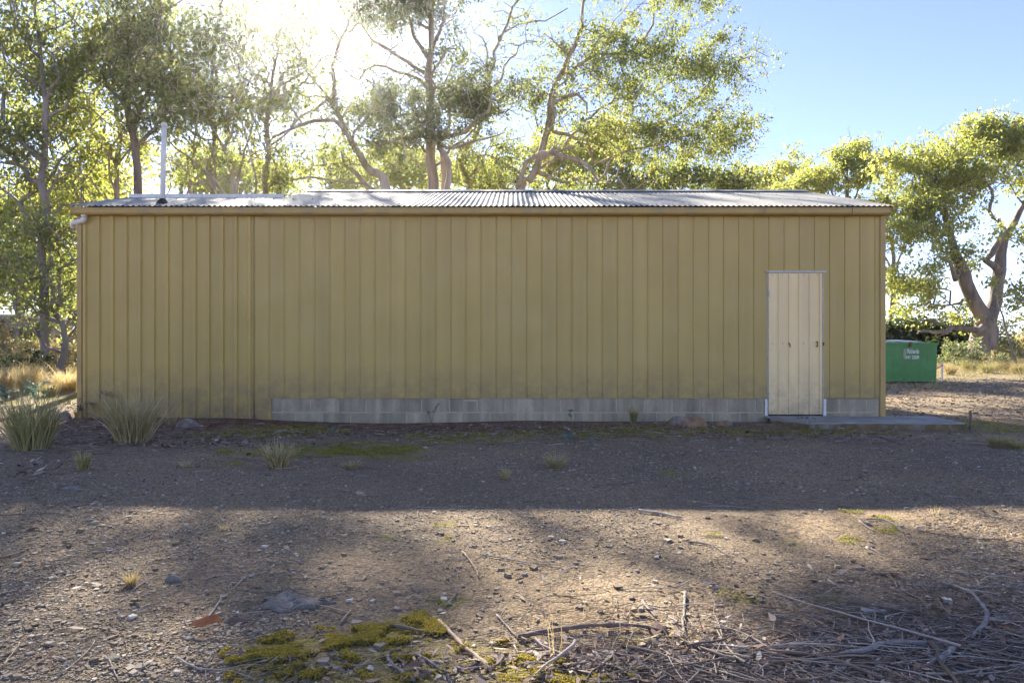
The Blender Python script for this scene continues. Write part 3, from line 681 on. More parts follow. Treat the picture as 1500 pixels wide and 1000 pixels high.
def wood(name, pos, par, rr, mat, parent, k=7, minr=0, flare=True):
    n = len(pos); main = np.full(n, -1); bestv = np.zeros(n)
    for i in range(n):
        p = par[i]
        if p >= 0 and rr[i] > bestv[p]: bestv[p] = rr[i]; main[p] = i
    prev = np.where((par >= 0)[:, None], pos[par], pos - [0, 0, 1]); nxt = np.where(main[:, None] >= 0, pos[main], pos)
    T = nxt - prev; T /= np.linalg.norm(T, axis=1)[:, None] + 1e-9
    def ring(c, T, r):
        ref = np.array([.05, 1, .1]); U = np.cross(T, ref); U /= np.linalg.norm(U, axis=1)[:, None] + 1e-6; W = np.cross(T, U)
        a = np.arange(k) / k * 2 * math.pi
        return c[:, None] + r[:, None, None] * (np.cos(a)[None, :, None] * U[:, None] + np.sin(a)[None, :, None] * W[:, None])
    R1 = ring(pos, T, rr)
    side = np.array([i for i in range(n) if par[i] >= 0 and main[par[i]] != i], int)
    Ts = pos[side] - pos[par[side]]; Ts /= np.linalg.norm(Ts, axis=1)[:, None] + 1e-9
    R2 = ring(pos[par[side]], Ts, rr[side] * 1.15) if len(side) else np.zeros((0, k, 3))
    V = np.concatenate([R1.reshape(-1, 3), R2.reshape(-1, 3)])
    st = np.zeros(n, int); ok = np.zeros(n, bool)
    c = np.array([i for i in range(n) if par[i] >= 0], int); start = par[c].copy()
    smap = {s: n + j for j, s in enumerate(side)}; start = np.array([smap.get(i, par[i]) for i in c])
    a = np.arange(k); b = (a + 1) % k
    F_ = np.stack([start[:, None] * k + a, start[:, None] * k + b, c[:, None] * k + b, c[:, None] * k + a], -1).reshape(-1, 4)
    return raw(name, V, np.full(len(F_), 4), F_.ravel(), mat, parent, smooth=True)
TREEN = 0
def tree(label, Y, limbs, clumps, leaf='leaf', bark='bark_pale', n=84, size=.092, spread=.27, wig=.12, group=None, prune=.97, name='gum_tree', cat='tree', dens=1.2, bare=.8, thick=.68, bf=.35, tip=.015, roofp=.85, k=7, hang=.75, asp=.26, extra=0):
    """limbs: [[(px,py,dY,radius)...]...]; clumps: [(px,py,rx,ry,count,dY)] in photo pixels at depth Y"""
    global TREEN; TREEN += 1; r = np.random.default_rng(TREEN * 17 + extra)
    LL = []
    for L in limbs:
        LL.append(np.array([[*P(a[0], a[1], Y + a[2]), a[3] * thick] for a in L]))
    b0 = LL[0][0]; b0[2] = float(gh(b0[0], b0[1])) - .05
    root = empty(name, (b0[0], b0[1], b0[2] + .05)); tag(root, label, cat, group)
    T = []
    for c in clumps:
        cx, cy, rx, ry, cnt = c[:5]; dY = c[5] if len(c) > 5 else 0
        m = int(cnt * dens); d = r.normal(0, 1, (m, 3)); d /= np.linalg.norm(d, axis=1)[:, None]; d *= (r.uniform(.05, 1, m) ** .45)[:, None]
        rY = max(rx / 1000 * Y * .8, .7); Yc = Y + dY + d[:, 1] * rY
        cc = P(cx, cy, Y + dY)
        nc = max(2, m // 5); own = r.integers(0, nc, m); sg = min(.65, .027 * Y) * np.array([1, 1, .42])
        d = d[:nc][own] if nc < m else d; off = r.normal(0, 1, (m, 3)) * sg
        T.append(np.stack([cc[0] + d[:, 0] * rx / 1000 * Y * .92, Y + dY + d[:, 1] * rY, cc[2] + d[:, 2] * ry / 1000 * Y * .92], -1) + off)
    T = np.concatenate(T)
    m, roof = sunlit(T); u = r.uniform(0, 1, len(T)); thin = (m & (u < prune)) | (roof & (u < roofp)); keep = T[:, 2] > float(gh(b0[0], b0[1])) + .15
    T = T[keep]; thin = thin[keep]; lf = ~thin | (r.uniform(0, 1, len(T)) < .45)
    nb = int(len(T) * bare); TB = T[r.integers(0, len(T), nb)] + r.normal(0, 1, (nb, 3)) * spread * np.array([2.6, 2.6, 2.2]); TB = TB[TB[:, 2] > b0[2] + .5]
    pos, par, rr = grow(LL, np.concatenate([T, TB]), TREEN, wig, bf, tip=tip)
    wood('trunk', pos, par, rr, M[bark], root, k)
    V = leaves(T[lf], n * np.where(thin[lf], .55, 1), size, spread, TREEN, hang, asp)
    add_leaves('crown', V, M[leaf], root)
    return root

# ================================================================== trees, left to right behind the shed
GB = 'gum trees behind the shed'
tree('tall leafy gum at the far left edge with a long bent bare limb', 17,
     [[(66, 560, 0, .09), (66, 320, 0, .075), (64, 220, 0, .06), (68, 150, 0, .05), (58, 80, 0, .04), (50, 10, 0, .03)],
      [(60, 330, 0, .07), (25, 297, .3, .07), (62, 268, .5, .055), (90, 232, .6, .04), (112, 215, .6, .03)]],
     [(22, 60, 48, 60, 48), (55, 110, 35, 40, 26), (15, 190, 50, 50, 44), (45, 245, 50, 28, 20), (10, -20, 80, 50, 40), (78, 45, 20, 16, 9), (-60, 130, 60, 120, 50)], 'leaf', 'bark_grey', group=GB, size=.10, n=50)
tree('bright yellow green gum with slim pale trunk left of the vent pipe', 19,
     [[(170, 560, 0, .12), (172, 290, 0, .10), (175, 220, 0, .085), (171, 150, 0, .065), (168, 90, 0, .05), (172, 40, 0, .03)],
      [(173, 250, 0, .06), (150, 215, -.3, .045), (125, 180, -.5, .035), (108, 158, -.6, .02)], [(173, 240, 0, .05), (190, 200, .3, .03), (196, 165, .5, .02)]],
     [(95, 130, 42, 32, 34), (110, 180, 48, 34, 42), (150, 215, 40, 28, 20), (125, 262, 35, 22, 20), (165, 95, 25, 40, 12), (75, 285, 40, 26, 18)], 'leaf_yellow', 'bark_pale', group=GB, size=.10, n=60)
tree('tall gum with dark rough trunk just left of the white vent pipe', 18,
     [[(209, 560, 0, .19), (207, 285, 0, .155), (199, 235, 0, .13), (193, 175, 0, .11), (191, 110, 0, .09), (189, 45, 0, .07), (184, -40, 0, .05), (186, -100, 0, .03)],
      [(198, 215, 0, .05), (222, 190, .3, .04), (245, 165, .5, .025)], [(192, 120, 0, .05), (225, 70, -.3, .04), (240, 30, -.4, .03)]],
     [(150, 55, 42, 48, 42), (205, 25, 50, 45, 40), (235, 105, 40, 40, 32), (214, 160, 38, 25, 18), (170, -60, 90, 50, 50), (255, 50, 35, 48, 24), (140, 110, 25, 22, 10)], 'leaf', 'bark_dark', group=GB)
tree('slender multi stemmed gum with bare lower stems right of the vent pipe', 20,
     [[(345, 560, 0, .13), (344, 292, 0, .11), (335, 245, 0, .07), (325, 215, 0, .05), (306, 180, 0, .03)], [(344, 300, 0, .08), (354, 240, .3, .05), (372, 190, .5, .03)],
      [(344, 310, 0, .08), (318, 285, .3, .07), (292, 235, .5, .05), (255, 180, .6, .03)], [(344, 320, 0, .08), (322, 280, -.3, .06), (285, 245, -.5, .05), (250, 205, -.6, .03)], [(344, 315, 0, .07), (283, 292, .8, .07), (283, 230, .8, .05), (286, 170, .8, .04)],
      [(344, 300, 0, .06), (375, 285, .2, .05), (368, 230, .2, .03), (350, 170, .2, .03)]],
     [(270, 160, 50, 25, 26), (330, 165, 50, 26, 28), (300, 225, 80, 30, 14), (380, 215, 40, 30, 8)], 'leaf', 'bark_pale', group=GB, n=70)
tree('dense dark crowned gum with straight slim trunk under the brightest sky', 21,
     [[(313, 560, 0, .15), (314, 285, 0, .12), (312, 220, 0, .11), (311, 150, 0, .09), (315, 80, 0, .07), (325, 10, 0, .05), (328, -60, 0, .03)]],
     [(270, 125, 55, 36, 62), (330, 120, 50, 40, 56), (300, 60, 60, 35, 34), (330, -60, 60, 40, 26)], 'leaf_grey', 'bark_grey', group=GB, n=60)
tree('slim pinkish trunked gum with an open crown right of the dense dark one', 22,
     [[(386, 560, 0, .16), (387, 285, 0, .13), (392, 240, 0, .115), (393, 180, 0, .09), (399, 120, 0, .07), (405, 60, 0, .05), (400, 0, 0, .03)],
      [(391, 250, 0, .06), (372, 215, .3, .05), (364, 170, .5, .03)], [(393, 215, 0, .05), (420, 195, .3, .04), (438, 160, .5, .02)]],
     [(395, 140, 42, 34, 40), (370, 75, 48, 40, 36), (425, 95, 30, 30, 26), (425, 50, 45, 34, 36), (350, 10, 50, 40, 20), (400, 262, 35, 15, 8)], 'leaf', 'bark_pale', group=GB)
tree('leaning pale gum with long crooked limbs reaching left over the shed roof', 23,
     [[(590, 560, 0, .32), (568, 288, 0, .25), (545, 250, 0, .20), (528, 225, 0, .17), (506, 190, 0, .14), (492, 150, 0, .12), (488, 105, 0, .10), (500, 60, 0, .08), (520, 10, 0, .05), (528, -50, 0, .03)],
      [(575, 330, 0, .2), (548, 286, .6, .14), (524, 255, .8, .12), (505, 238, .8, .09), (480, 244, .8, .05)],
      [(522, 215, 0, .12), (490, 178, -.5, .10), (462, 178, -.7, .08), (430, 192, -.8, .065), (405, 205, -.8, .05), (395, 190, -.9, .03)],
      [(500, 175, 0, .09), (478, 150, .4, .08), (460, 158, .5, .06), (430, 172, .6, .04), (405, 175, .6, .03)],
      [(490, 150, 0, .08), (470, 120, .4, .05), (445, 118, .5, .04), (432, 95, .5, .03)], [(560, 280, .2, .06), (520, 268, -.5, .05), (460, 262, -.9, .05), (430, 262, -1.0, .04), (420, 245, -1, .02)]],
     [(470, 120, 45, 30, 26), (515, 150, 30, 30, 18), (500, 60, 30, 30, 14), (545, 25, 35, 30, 18), (510, 215, 28, 22, 16), (435, 200, 35, 20, 12), (440, 255, 45, 14, 12), (530, -40, 70, 40, 24), (440, 50, 25, 30, 8)],
     'leaf', 'bark_pale', group=GB, wig=.2, bf=.2)
tree('huge pale gum with twin upright trunks behind the middle of the shed', 24,
     [[(632, 560, 0, .40), (631, 290, 0, .30), (630, 200, 0, .25), (628, 110, 0, .20), (633, 45, 0, .15), (626, -30, 0, .10), (635, -90, 0, .05)],
      [(640, 500, .3, .3), (652, 285, .5, .20), (649, 250, .5, .18), (642, 215, .4, .15)],
      [(640, 420, -.3, .2), (659, 285, -.6, .17), (662, 242, -.7, .14), (652, 225, -.7, .13), (641, 216, -.7, .12), (641, 200, -.7, .11), (665, 197, -.8, .11), (685, 190, -1, .10), (702, 172, -1.1, .08), (718, 160, -1.2, .07), (722, 140, -1.2, .05)],
      [(645, 212, -.4, .09), (670, 216, -.9, .08), (695, 208, -1.1, .07), (712, 206, -1.1, .05), (728, 199, -1.2, .03)],
      [(630, 190, 0, .11), (603, 204, -.5, .09), (588, 212, -.7, .08), (572, 216, -.8, .09), (555, 219, -.8, .07), (538, 205, -.9, .04)],
      [(628, 170, 0, .08), (600, 165, .4, .07), (574, 180, .5, .06), (577, 205, .5, .05)],
      [(628, 110, 0, .11), (600, 88, -.4, .09), (572, 78, -.6, .08), (545, 62, -.7, .07), (530, 40, -.8, .04)],
      [(629, 130, 0, .1), (590, 112, .4, .08), (555, 100, .7, .07), (528, 118, .8, .06), (505, 100, .9, .04)],
      [(630, 90, 0, .12), (610, 65, .3, .10), (597, 30, .5, .09), (588, -15, .6, .06)], [(632, 75, 0, .1), (642, 45, -.5, .08), (650, 10, -.6, .06), (652, -40, -.6, .04)]],
     [(650, 108, 72, 34, 66), (600, 130, 45, 25, 24), (550, 165, 55, 36, 30), (700, 130, 50, 40, 26), (620, 190, 60, 30, 20), (615, 20, 55, 40, 22), (680, 150, 30, 20, 12), (600, 228, 45, 20, 10), (560, 40, 35, 30, 12), (600, -25, 110, 50, 90), (680, -30, 60, 40, 24), (665, 180, 30, 16, 6)],
     'leaf_grey', 'bark_pale', group=GB, wig=.2, bf=.2, n=110)
tree('pale gum with a single curving trunk right of the huge twin trunked one', 26,
     [[(690, 560, 0, .2), (686, 285, 0, .16), (678, 258, 0, .15), (677, 238, 0, .14), (685, 215, 0, .13), (700, 195, 0, .12), (712, 155, 0, .11), (716, 105, 0, .10), (726, 60, 0, .08), (748, 30, 0, .07), (772, -5, 0, .05)],
      [(700, 190, 0, .08), (716, 130, .5, .07), (712, 80, .6, .06), (705, 55, .7, .04)], [(712, 150, 0, .08), (740, 100, -.5, .06), (762, 85, -.6, .04), (750, 80, -.6, .03)], [(730, 55, 0, .06), (760, 35, .5, .05), (800, 28, .6, .04), (830, 12, .7, .03)]],
     [(728, 30, 28, 18, 9), (735, 160, 38, 28, 22), (700, 240, 45, 22, 24), (770, 60, 26, 16, 8), (775, 110, 30, 20, 14), (790, -50, 80, 40, 26), (725, 120, 24, 20, 8), (745, 220, 40, 20, 18)],
     'leaf', 'bark_pale', group=GB, wig=.2, bf=.2)
tree('wide spreading gum with a leaning trunk and an arching limb right of centre', 25,
     [[(755, 560, 0, .36), (762, 285, 0, .24), (776, 262, 0, .22), (796, 215, 0, .20), (803, 185, 0, .18), (812, 140, 0, .15), (826, 100, 0, .13), (845, 55, 0, .11), (852, 15, 0, .08), (858, -30, 0, .06), (862, -85, 0, .03)],
      [(762, 290, -.3, .15), (760, 270, -.5, .14), (774, 240, -.7, .13), (795, 226, -.9, .12), (830, 228, -1, .11), (862, 238, -1.1, .10), (882, 262, -1.2, .08), (896, 248, -1.3, .06), (903, 225, -1.3, .03)],
      [(800, 200, 0, .10), (815, 150, -.6, .09), (832, 141, -.8, .09), (848, 142, -.9, .08), (858, 152, -1, .06), (856, 165, -1, .04)],
      [(822, 110, 0, .1), (870, 84, .4, .09), (915, 80, .6, .08), (935, 66, .7, .075), (955, 32, .8, .06), (963, -5, .8, .05), (968, -50, .8, .03)],
      [(803, 190, .2, .11), (860, 200, .7, .09), (930, 185, 1, .085), (975, 178, 1.2, .08), (1005, 158, 1.3, .07), (1035, 140, 1.4, .05)],
      [(870, 240, .6, .08), (930, 218, .8, .07), (980, 205, .9, .06), (1030, 195, 1, .04)], [(780, 255, 0, .08), (810, 232, .5, .06), (838, 205, .7, .05), (850, 180, .8, .03)],
      [(765, 285, 0, .08), (735, 262, .5, .06), (728, 235, .6, .04), (755, 210, .6, .03)]],
     [(850, 62, 60, 30, 36), (800, 135, 40, 26, 20), (875, 118, 50, 26, 30), (895, 55, 40, 25, 14), (955, 85, 42, 40, 34), (1040, 110, 50, 40, 56), (1070, 180, 24, 36, 20), (1010, 190, 45, 20, 20), (870, 180, 70, 30, 44), (940, 150, 50, 22, 18),
      (950, 215, 75, 28, 44), (840, 250, 50, 24, 22), (960, -30, 90, 40, 34), (1010, 10, 25, 22, 7), (860, -50, 70, 40, 24), (745, 250, 40, 26, 16), (1050, 215, 36, 18, 14), (1000, 60, 22, 24, 8)],
     'leaf', 'bark_pale', group=GB, wig=.2, bf=.22, n=105)
YL = 'low yellow gums behind the shed'
tree('low rounded green gum tops above the roof ridge right of centre', 36, [[(935, 560, 0, .25), (940, 300, 0, .2), (935, 270, 0, .12)], [(945, 330, 0, .15), (990, 290, 0, .1), (1010, 262, 0, .05)]],
     [(900, 268, 40, 16, 24), (955, 268, 40, 16, 26), (1015, 262, 38, 18, 26), (1060, 262, 26, 14, 14), (1075, 275, 16, 10, 7)], 'leaf', 'bark_grey', group=YL, size=.19, spread=.42, roofp=.2)
for (cx, cy, rx, ry, Yd, lb, nn) in (
        (262, 245, 45, 30, 34, 'low yellow gum directly behind the white vent pipe', 26), (140, 272, 45, 24, 36, 'low yellow gum above the left end of the shed roof', 24),
        (325, 255, 45, 30, 38, 'low yellow gum behind the bare slender stems', 22), (400, 262, 45, 22, 40, 'smallest yellow gum low on the ridge left of the leaning gum', 16),
        (585, 238, 55, 46, 35, 'low yellow gum between the leaning gum and the twin trunks', 30), (480, 250, 55, 34, 37, 'low yellow gum under the long crooked limbs', 20),
        (700, 245, 50, 36, 37, 'low green gum right of the twin trunks at ridge height', 24), (800, 235, 60, 44, 36, 'low yellow green gum behind the arching limb', 28), (860, 215, 60, 40, 38, 'taller yellow gum filling the gaps behind the spreading gum', 30)):
    tree(lb, Yd, [[(cx, 560, 0, .2), (cx + 4, cy + 20, 0, .13), (cx - 3, cy - 10, 0, .05)], [(cx + 2, cy + 60, 0, .1), (cx + rx * .6, cy + 5, .5, .05)]],
         [(cx, cy, rx, ry, nn), (cx + rx * .5, cy + 8, rx * .6, ry * .7, nn // 2)], 'leaf_yellow', 'bark_grey', group=YL, size=.18, spread=.42, n=80, roofp=.2, dens=1.5)
# left side of the shed
GL = 'trees left of the shed'
tree('small crooked gum with bluish grey trunk beside the left wall of the shed', 17,
     [[(84, 545, 0, .13), (90, 515, 0, .115), (94, 495, 0, .10), (90, 475, 0, .085), (82, 455, 0, .07), (76, 420, 0, .055), (72, 370, 0, .045), (78, 310, 0, .03)],
      [(90, 505, 0, .05), (110, 496, .2, .03), (125, 480, .3, .02)], [(88, 515, 0, .05), (70, 506, -.3, .045), (55, 488, -.4, .035), (35, 474, -.5, .022), (8, 470, -.5, .012)], [(60, 493, -.4, .02), (46, 475, -.4, .015), (40, 455, -.4, .01)]],
     [(95, 465, 26, 34, 24), (72, 418, 34, 30, 22), (100, 380, 25, 50, 22), (50, 350, 35, 35, 14), (90, 320, 35, 35, 14)], 'leaf', 'bark_grey', group=GL, size=.09, spread=.24, n=50)
tree('yellow green bushy gum sapling at the far left edge above the brown building', 21,
     [[(20, 560, 0, .09), (22, 450, 0, .07), (15, 380, 0, .05), (25, 310, 0, .03)]], [(15, 330, 45, 40, 30), (50, 392, 45, 28, 24), (5, 400, 40, 20, 16), (60, 300, 30, 30, 14), (-50, 380, 60, 70, 30)], 'leaf_yellow', 'bark_grey', group=GL, size=.13, spread=.32)
tree('dim gum with two dark red brown stems behind the crooked one', 24,
     [[(72, 545, 0, .16), (68, 480, 0, .13), (62, 420, 0, .10), (70, 340, 0, .06)], [(72, 530, 0, .1), (100, 470, .3, .07), (108, 400, .5, .05)], [(112, 545, .8, .1), (108, 490, .8, .08), (112, 400, .8, .05)]],
     [(70, 430, 40, 30, 22), (105, 420, 25, 50, 22), (90, 350, 40, 36, 26), (40, 300, 40, 40, 22), (110, 290, 30, 40, 20)], 'leaf', 'bark_dark', group=GL, size=.12, spread=.34, n=50)
tree('hazy yellow gum far behind the brown building on the left', 44, [[(30, 560, 0, .3), (32, 400, 0, .2), (25, 330, 0, .1)]],
     [(10, 400, 60, 50, 40), (70, 380, 50, 55, 40), (30, 320, 60, 40, 30), (115, 330, 40, 60, 30)], 'leaf_yellow', 'bark_grey', group=GL, size=.22, spread=.55)
tree('hazy yellow green gum far behind at the left corner of the shed', 50, [[(110, 560, 0, .3), (112, 450, 0, .2), (105, 380, 0, .1)]],
     [(100, 450, 40, 35, 26), (120, 400, 30, 50, 26), (60, 460, 40, 20, 20)], 'leaf_yellow', 'bark_grey', group=GL, size=.25, spread=.6)
# right side
GR = 'gum trees right of the shed'
tree('big old gum with massive forked trunk right of the green skip', 36,
     [[(1435, 534, 0, .98), (1437, 520, 0, .86), (1440, 500, 0, .80), (1443, 482, 0, .72), (1442, 466, 0, .50), (1430, 446, 0, .45), (1420, 425, 0, .41), (1410, 402, 0, .40), (1404, 382, 0, .33), (1392, 352, 0, .22), (1388, 322, 0, .15), (1380, 290, 0, .09)],
      [(1445, 484, 0, .5), (1450, 462, .2, .43), (1458, 442, .3, .40), (1460, 420, .3, .36), (1464, 398, .4, .37), (1465, 372, .4, .30), (1472, 346, .3, .24), (1488, 322, .2, .18), (1502, 290, .1, .12), (1506, 250, 0, .07)],
      [(1463, 397, .3, .24), (1453, 386, -.2, .22), (1442, 379, -.4, .20), (1452, 372, -.5, .19), (1464, 352, -.6, .17), (1470, 336, -.6, .15), (1462, 322, -.6, .12), (1450, 308, -.6, .10), (1447, 280, -.6, .08), (1440, 250, -.6, .05)],
      [(1441, 478, -.3, .22), (1430, 482, -.9, .20), (1412, 481, -1.1, .17), (1395, 481, -1.2, .15), (1385, 487, -1.3, .13), (1368, 487, -1.4, .10), (1350, 484, -1.5, .06)],
      [(1405, 392, 0, .17), (1400, 410, -.5, .16), (1397, 400, -.7, .14), (1390, 385, -.8, .10), (1372, 372, -.8, .06)], [(1418, 440, 0, .1), (1400, 440, -.6, .08), (1380, 448, -.8, .05), (1366, 446, -.8, .03)],
      [(1462, 437, .3, .08), (1480, 432, .5, .05), (1500, 428, .5, .03)], [(1395, 485, -1.2, .07), (1370, 470, -1, .06), (1352, 468, -1, .05), (1338, 472, -1, .03)]],
     [(1450, 196, 50, 20, 64), (1400, 222, 40, 16, 34), (1345, 238, 42, 17, 38), (1372, 268, 42, 16, 40), (1425, 252, 45, 18, 40), (1350, 300, 45, 18, 36), (1320, 345, 26, 28, 26), (1375, 330, 45, 24, 32), (1310, 405, 16, 34, 16), (1350, 415, 36, 24, 30),
      (1385, 372, 30, 18, 16), (1325, 455, 34, 16, 16), (1372, 450, 20, 10, 5), (1488, 205, 34, 34, 46), (1540, 240, 50, 50, 50), (1425, 292, 30, 12, 8), (1436, 468, 12, 8, 4), (1560, 320, 40, 40, 24)],
     'leaf_yellow', 'bark_old', group=GR, size=.16, spread=.34, n=74, wig=.25, bf=.25, prune=.3, roofp=0, k=10, dens=1.05, bare=.3, thick=.82)
for (cx, cy, L, lb, nn, Yd) in (
        (1130, 265, [(1125, 262, 34, 18, 26), (1160, 245, 34, 18, 28), (1135, 275, 24, 10, 12)], 'pale distant gum just above the right end of the roof ridge', 80, 48),
        (1238, 262, [(1240, 232, 42, 20, 46), (1215, 258, 34, 14, 26), (1262, 262, 24, 16, 18), (1190, 274, 36, 12, 24)], 'domed yellow topped gum above the right end of the shed roof', 90, 42),
        (1100, 276, [(1100, 273, 15, 8, 9)], 'tiny far off gum top at the right end of the ridge', 60, 60),
        (1305, 340, [(1292, 290, 16, 14, 10), (1304, 320, 16, 24, 14), (1280, 298, 16, 8, 6)], 'shadowy gum between the domed tree and the big old gum', 80, 44)):
    tree(lb, Yd, [[(cx, 555, 0, .25), (cx + 3, cy + 30, 0, .18), (cx - 2, cy - 5, 0, .08)], [(cx, cy + 70, 0, .14), (cx + 22, cy + 10, .5, .06)], [(cx, cy + 60, 0, .12), (cx - 22, cy + 12, -.5, .06)]],
         L, 'leaf_yellow' if cx != 1305 else 'leaf', 'bark_grey', group=GR, size=.17, spread=.36, n=nn, roofp=0, prune=.3, bare=.1, dens=1.)
tree('sparse gum sapling cut off by the right edge of the photo', 30, [[(1530, 545, 0, .08), (1525, 440, 0, .06), (1515, 380, 0, .03)]], [(1500, 345, 14, 10, 8), (1508, 405, 16, 24, 14), (1500, 440, 10, 10, 5), (1540, 380, 30, 50, 24)], 'leaf_yellow', 'bark_grey', group=GR, size=.16, spread=.3, n=60, roofp=0, prune=0)
tree('thin bare dead sapling leaning left at the right edge', 34, [[(1488, 545, 0, .10), (1478, 500, 0, .075), (1468, 465, 0, .06), (1458, 425, 0, .03)]], [(1450, 412, 10, 14, 3), (1470, 470, 12, 8, 2)], 'leaf', 'bark_grey', group=GR, n=6, roofp=0, prune=0, name='dead_sapling')
def shrub(label, cx, cy, rx, ry, Y, leaf, cnt=26, size=.05, spread=.12, n=90, group=None, bark='bark_grey', asp=.4, hang=-.2, name='shrub'):
    gz = HY + (CAMH - float(gh((cx - 750) / 1000 * Y, Y))) / Y * 1000
    return tree(label, Y, [[(cx, gz, 0, .025), (cx + 1, (gz + cy) / 2, 0, .015), (cx - 1, cy, 0, .008)]], [(cx, cy, rx, ry, cnt), (cx - rx * .4, cy + ry * .5, rx * .6, ry * .6, cnt // 2), (cx + rx * .4, cy + ry * .6, rx * .6, ry * .5, cnt // 2)],
                leaf, bark, n=n, size=size, spread=spread, dens=1., bare=.2, thick=1., wig=.03, group=group, prune=0, name=name, cat='shrub', roofp=0, hang=hang, asp=asp, tip=.003)
SL_ = 'heath shrubs left of the shed'
for (cx, cy, rx, ry, Yd, lf, lb) in (
        (12, 500, 26, 16, 22, 'leaf_heath', 'pale sunlit heath shrub at the left edge below the brown building'), (50, 512, 24, 16, 21, 'leaf_heath', 'pale heath shrub in front of the brown slatted wall'),
        (28, 492, 13, 8, 23, 'leaf_brown', 'brownish twiggy shrub rising against the slatted wall'), (20, 535, 30, 14, 18, 'leaf_heath', 'wide cream heath shrub low at the left edge'),
        (62, 538, 22, 13, 17.5, 'leaf_heath', 'cream heath shrub left of the crooked trunk'), (104, 532, 16, 16, 18.5, 'leaf_heath', 'grey green heath shrub right of the crooked trunk'),
        (2, 548, 20, 14, 15.5, 'leaf_dark', 'dark green shrub cut off by the left edge')):
    shrub(lb, cx, cy, rx, ry, Yd, lf, group=SL_, size=.055, spread=.14)
SR = 'shrubs around the big old gum'
shrub('dark dense shrub behind the right end of the green skip', 1375, 495, 34, 22, 39, 'leaf_dark', 44, .16, .32, 130, SR)
shrub('dark low shrub above the lids of the green skip', 1325, 488, 30, 16, 40, 'leaf_dark', 34, .16, .32, 130, SR)
shrub('rounded grey green shrub between the skip and the massive trunk', 1396, 522, 24, 14, 29, 'leaf_grey', 20, .07, .14, 90, SR)
shrub('pale sunlit shrub right of the massive trunk', 1472, 515, 22, 16, 44, 'leaf_heath', 30, .16, .34, 90, SR)
shrub('pale sunlit shrub at the right edge behind the leaning sapling', 1505, 505, 24, 20, 46, 'leaf_heath', 30, .16, .34, 90, SR)
shrub('leafy green shrub hugging the right side of the massive trunk', 1456, 488, 12, 20, 40, 'leaf_grey', 14, .14, .3, 80, SR)
shrub('small yellow shrub beyond the gravel near the right edge', 1488, 530, 18, 8, 33, 'leaf_heath', 12, .08, .16, 80, SR)
shrub('low dark green prostrate shrub between two grass tussocks', 112, 626, 24, 9, 8.75, 'leaf_dark', 30, .022, .05, 130, 'plants by the shed wall')
shrub('dark brown twiggy shrub against the left end of the shed wall', 157, 600, 14, 9, 9.5, 'leaf_brown', 16, .02, .045, 110, 'plants by the shed wall')

# ================================================================== grass
def blades(cx, cy, R, h, n, w, seed, droop=.5, up=.55, zfun=gh, hj=.25):
    """cx, cy arrays or scalars: clump centres"""
    r = np.random.default_rng(seed); S = 4
    cx = np.broadcast_to(cx, (n,)); cy = np.broadcast_to(cy, (n,))
    a = r.uniform(0, 2 * math.pi, n); rad = R * np.sqrt(r.uniform(0, 1, n)) * .5
    x0 = cx + rad * np.cos(a); y0 = cy + rad * np.sin(a); z0 = zfun(x0, y0) - .004
    a2 = a + r.normal(0, .6, n); lean = np.abs(r.normal(up, .28, n)) ; H = h * r.lognormal(-.1, hj, n)
    t = np.linspace(0, 1, S + 1)[None]
    out_ = (lean[:, None] * t + droop * np.abs(r.normal(.6, .4, n))[:, None] * t ** 2.4) * H[:, None] * (R / max(np.mean(h), 1e-3)) * .9
    z = z0[:, None] + H[:, None] * (t - .22 * droop * t ** 3 * (1 + lean[:, None]))
    wob = r.normal(0, .045, (n, S + 1)) * H[:, None] * t
    x = x0[:, None] + out_ * np.cos(a2)[:, None] + wob; y = y0[:, None] + out_ * np.sin(a2)[:, None]
    face = r.uniform(0, 2 * math.pi, n); W = w * r.uniform(.6, 1.4, n)[:, None] * (1 - t) ** .6 * .5 + .0002
    dx = np.cos(face)[:, None] * W; dy = np.sin(face)[:, None] * W
    V = np.stack([np.stack([x - dx, y - dy, z], -1), np.stack([x + dx, y + dy, z], -1)], 2).reshape(-1, 3)   # n,(S+1),2
    b = (np.arange(n) * (S + 1) * 2)[:, None]; s = np.arange(S) * 2
    F_ = np.stack([b + s, b + s + 1, b + s + 3, b + s + 2], -1).reshape(-1, 4)
    return V, F_
def tussock(label, px, py, hp, wp, n, mat, group, seed=0, w=.004, droop=.5, up=.55, Y=None, seeds=0):
    g = G(px, py) if Y is None else np.array([(px - 750) / 1000 * Y, Y, 0.]); 
    if Y is not None: g[2] = float(gh(g[0], g[1]))
    s = g[1] / 1000; R = wp * s * .5; h = hp * s
    V, F_ = blades(g[0], g[1], R, h, n, w, int(abs(px) * 7 + py) + seed, droop, up)
    if seeds:
        V2, F2 = blades(g[0], g[1], R * .9, h * 1.35, seeds, w * .5, int(abs(px) + py), .35, .35); F2 = F2 + len(V); V = np.vstack([V, V2]); F_ = np.vstack([F_, F2])
    o = raw('grass_tussock', V, np.full(len(F_), 4), F_.ravel(), M[mat], loc=g); tag(o, label, 'grass tussock', group); return o
GT = 'grass tussocks in front of the shed'
tussock('largest green and straw tussock at the left edge of the gravel', 46, 658, 74, 84, 640, 'grass_green', GT, w=.010, seeds=40, up=.42, droop=.4)
tussock('big pale straw tussock in front of the left wall', 193, 648, 70, 86, 620, 'grass_straw', GT, w=.009, droop=.55, seeds=80, up=.45)
tussock('small green tussock alone on the gravel below the dark low shrub', 123, 689, 26, 24, 200, 'grass_green', GT, w=.007, droop=.3, up=.4)
tussock('tiny straw tussock right of the small green one', 272, 684, 10, 18, 90, 'grass_straw', GT, w=.004)
tussock('medium pale tussock on the gravel below the moss bank', 408, 684, 36, 46, 330, 'grass_straw', GT, w=.008, seeds=12)
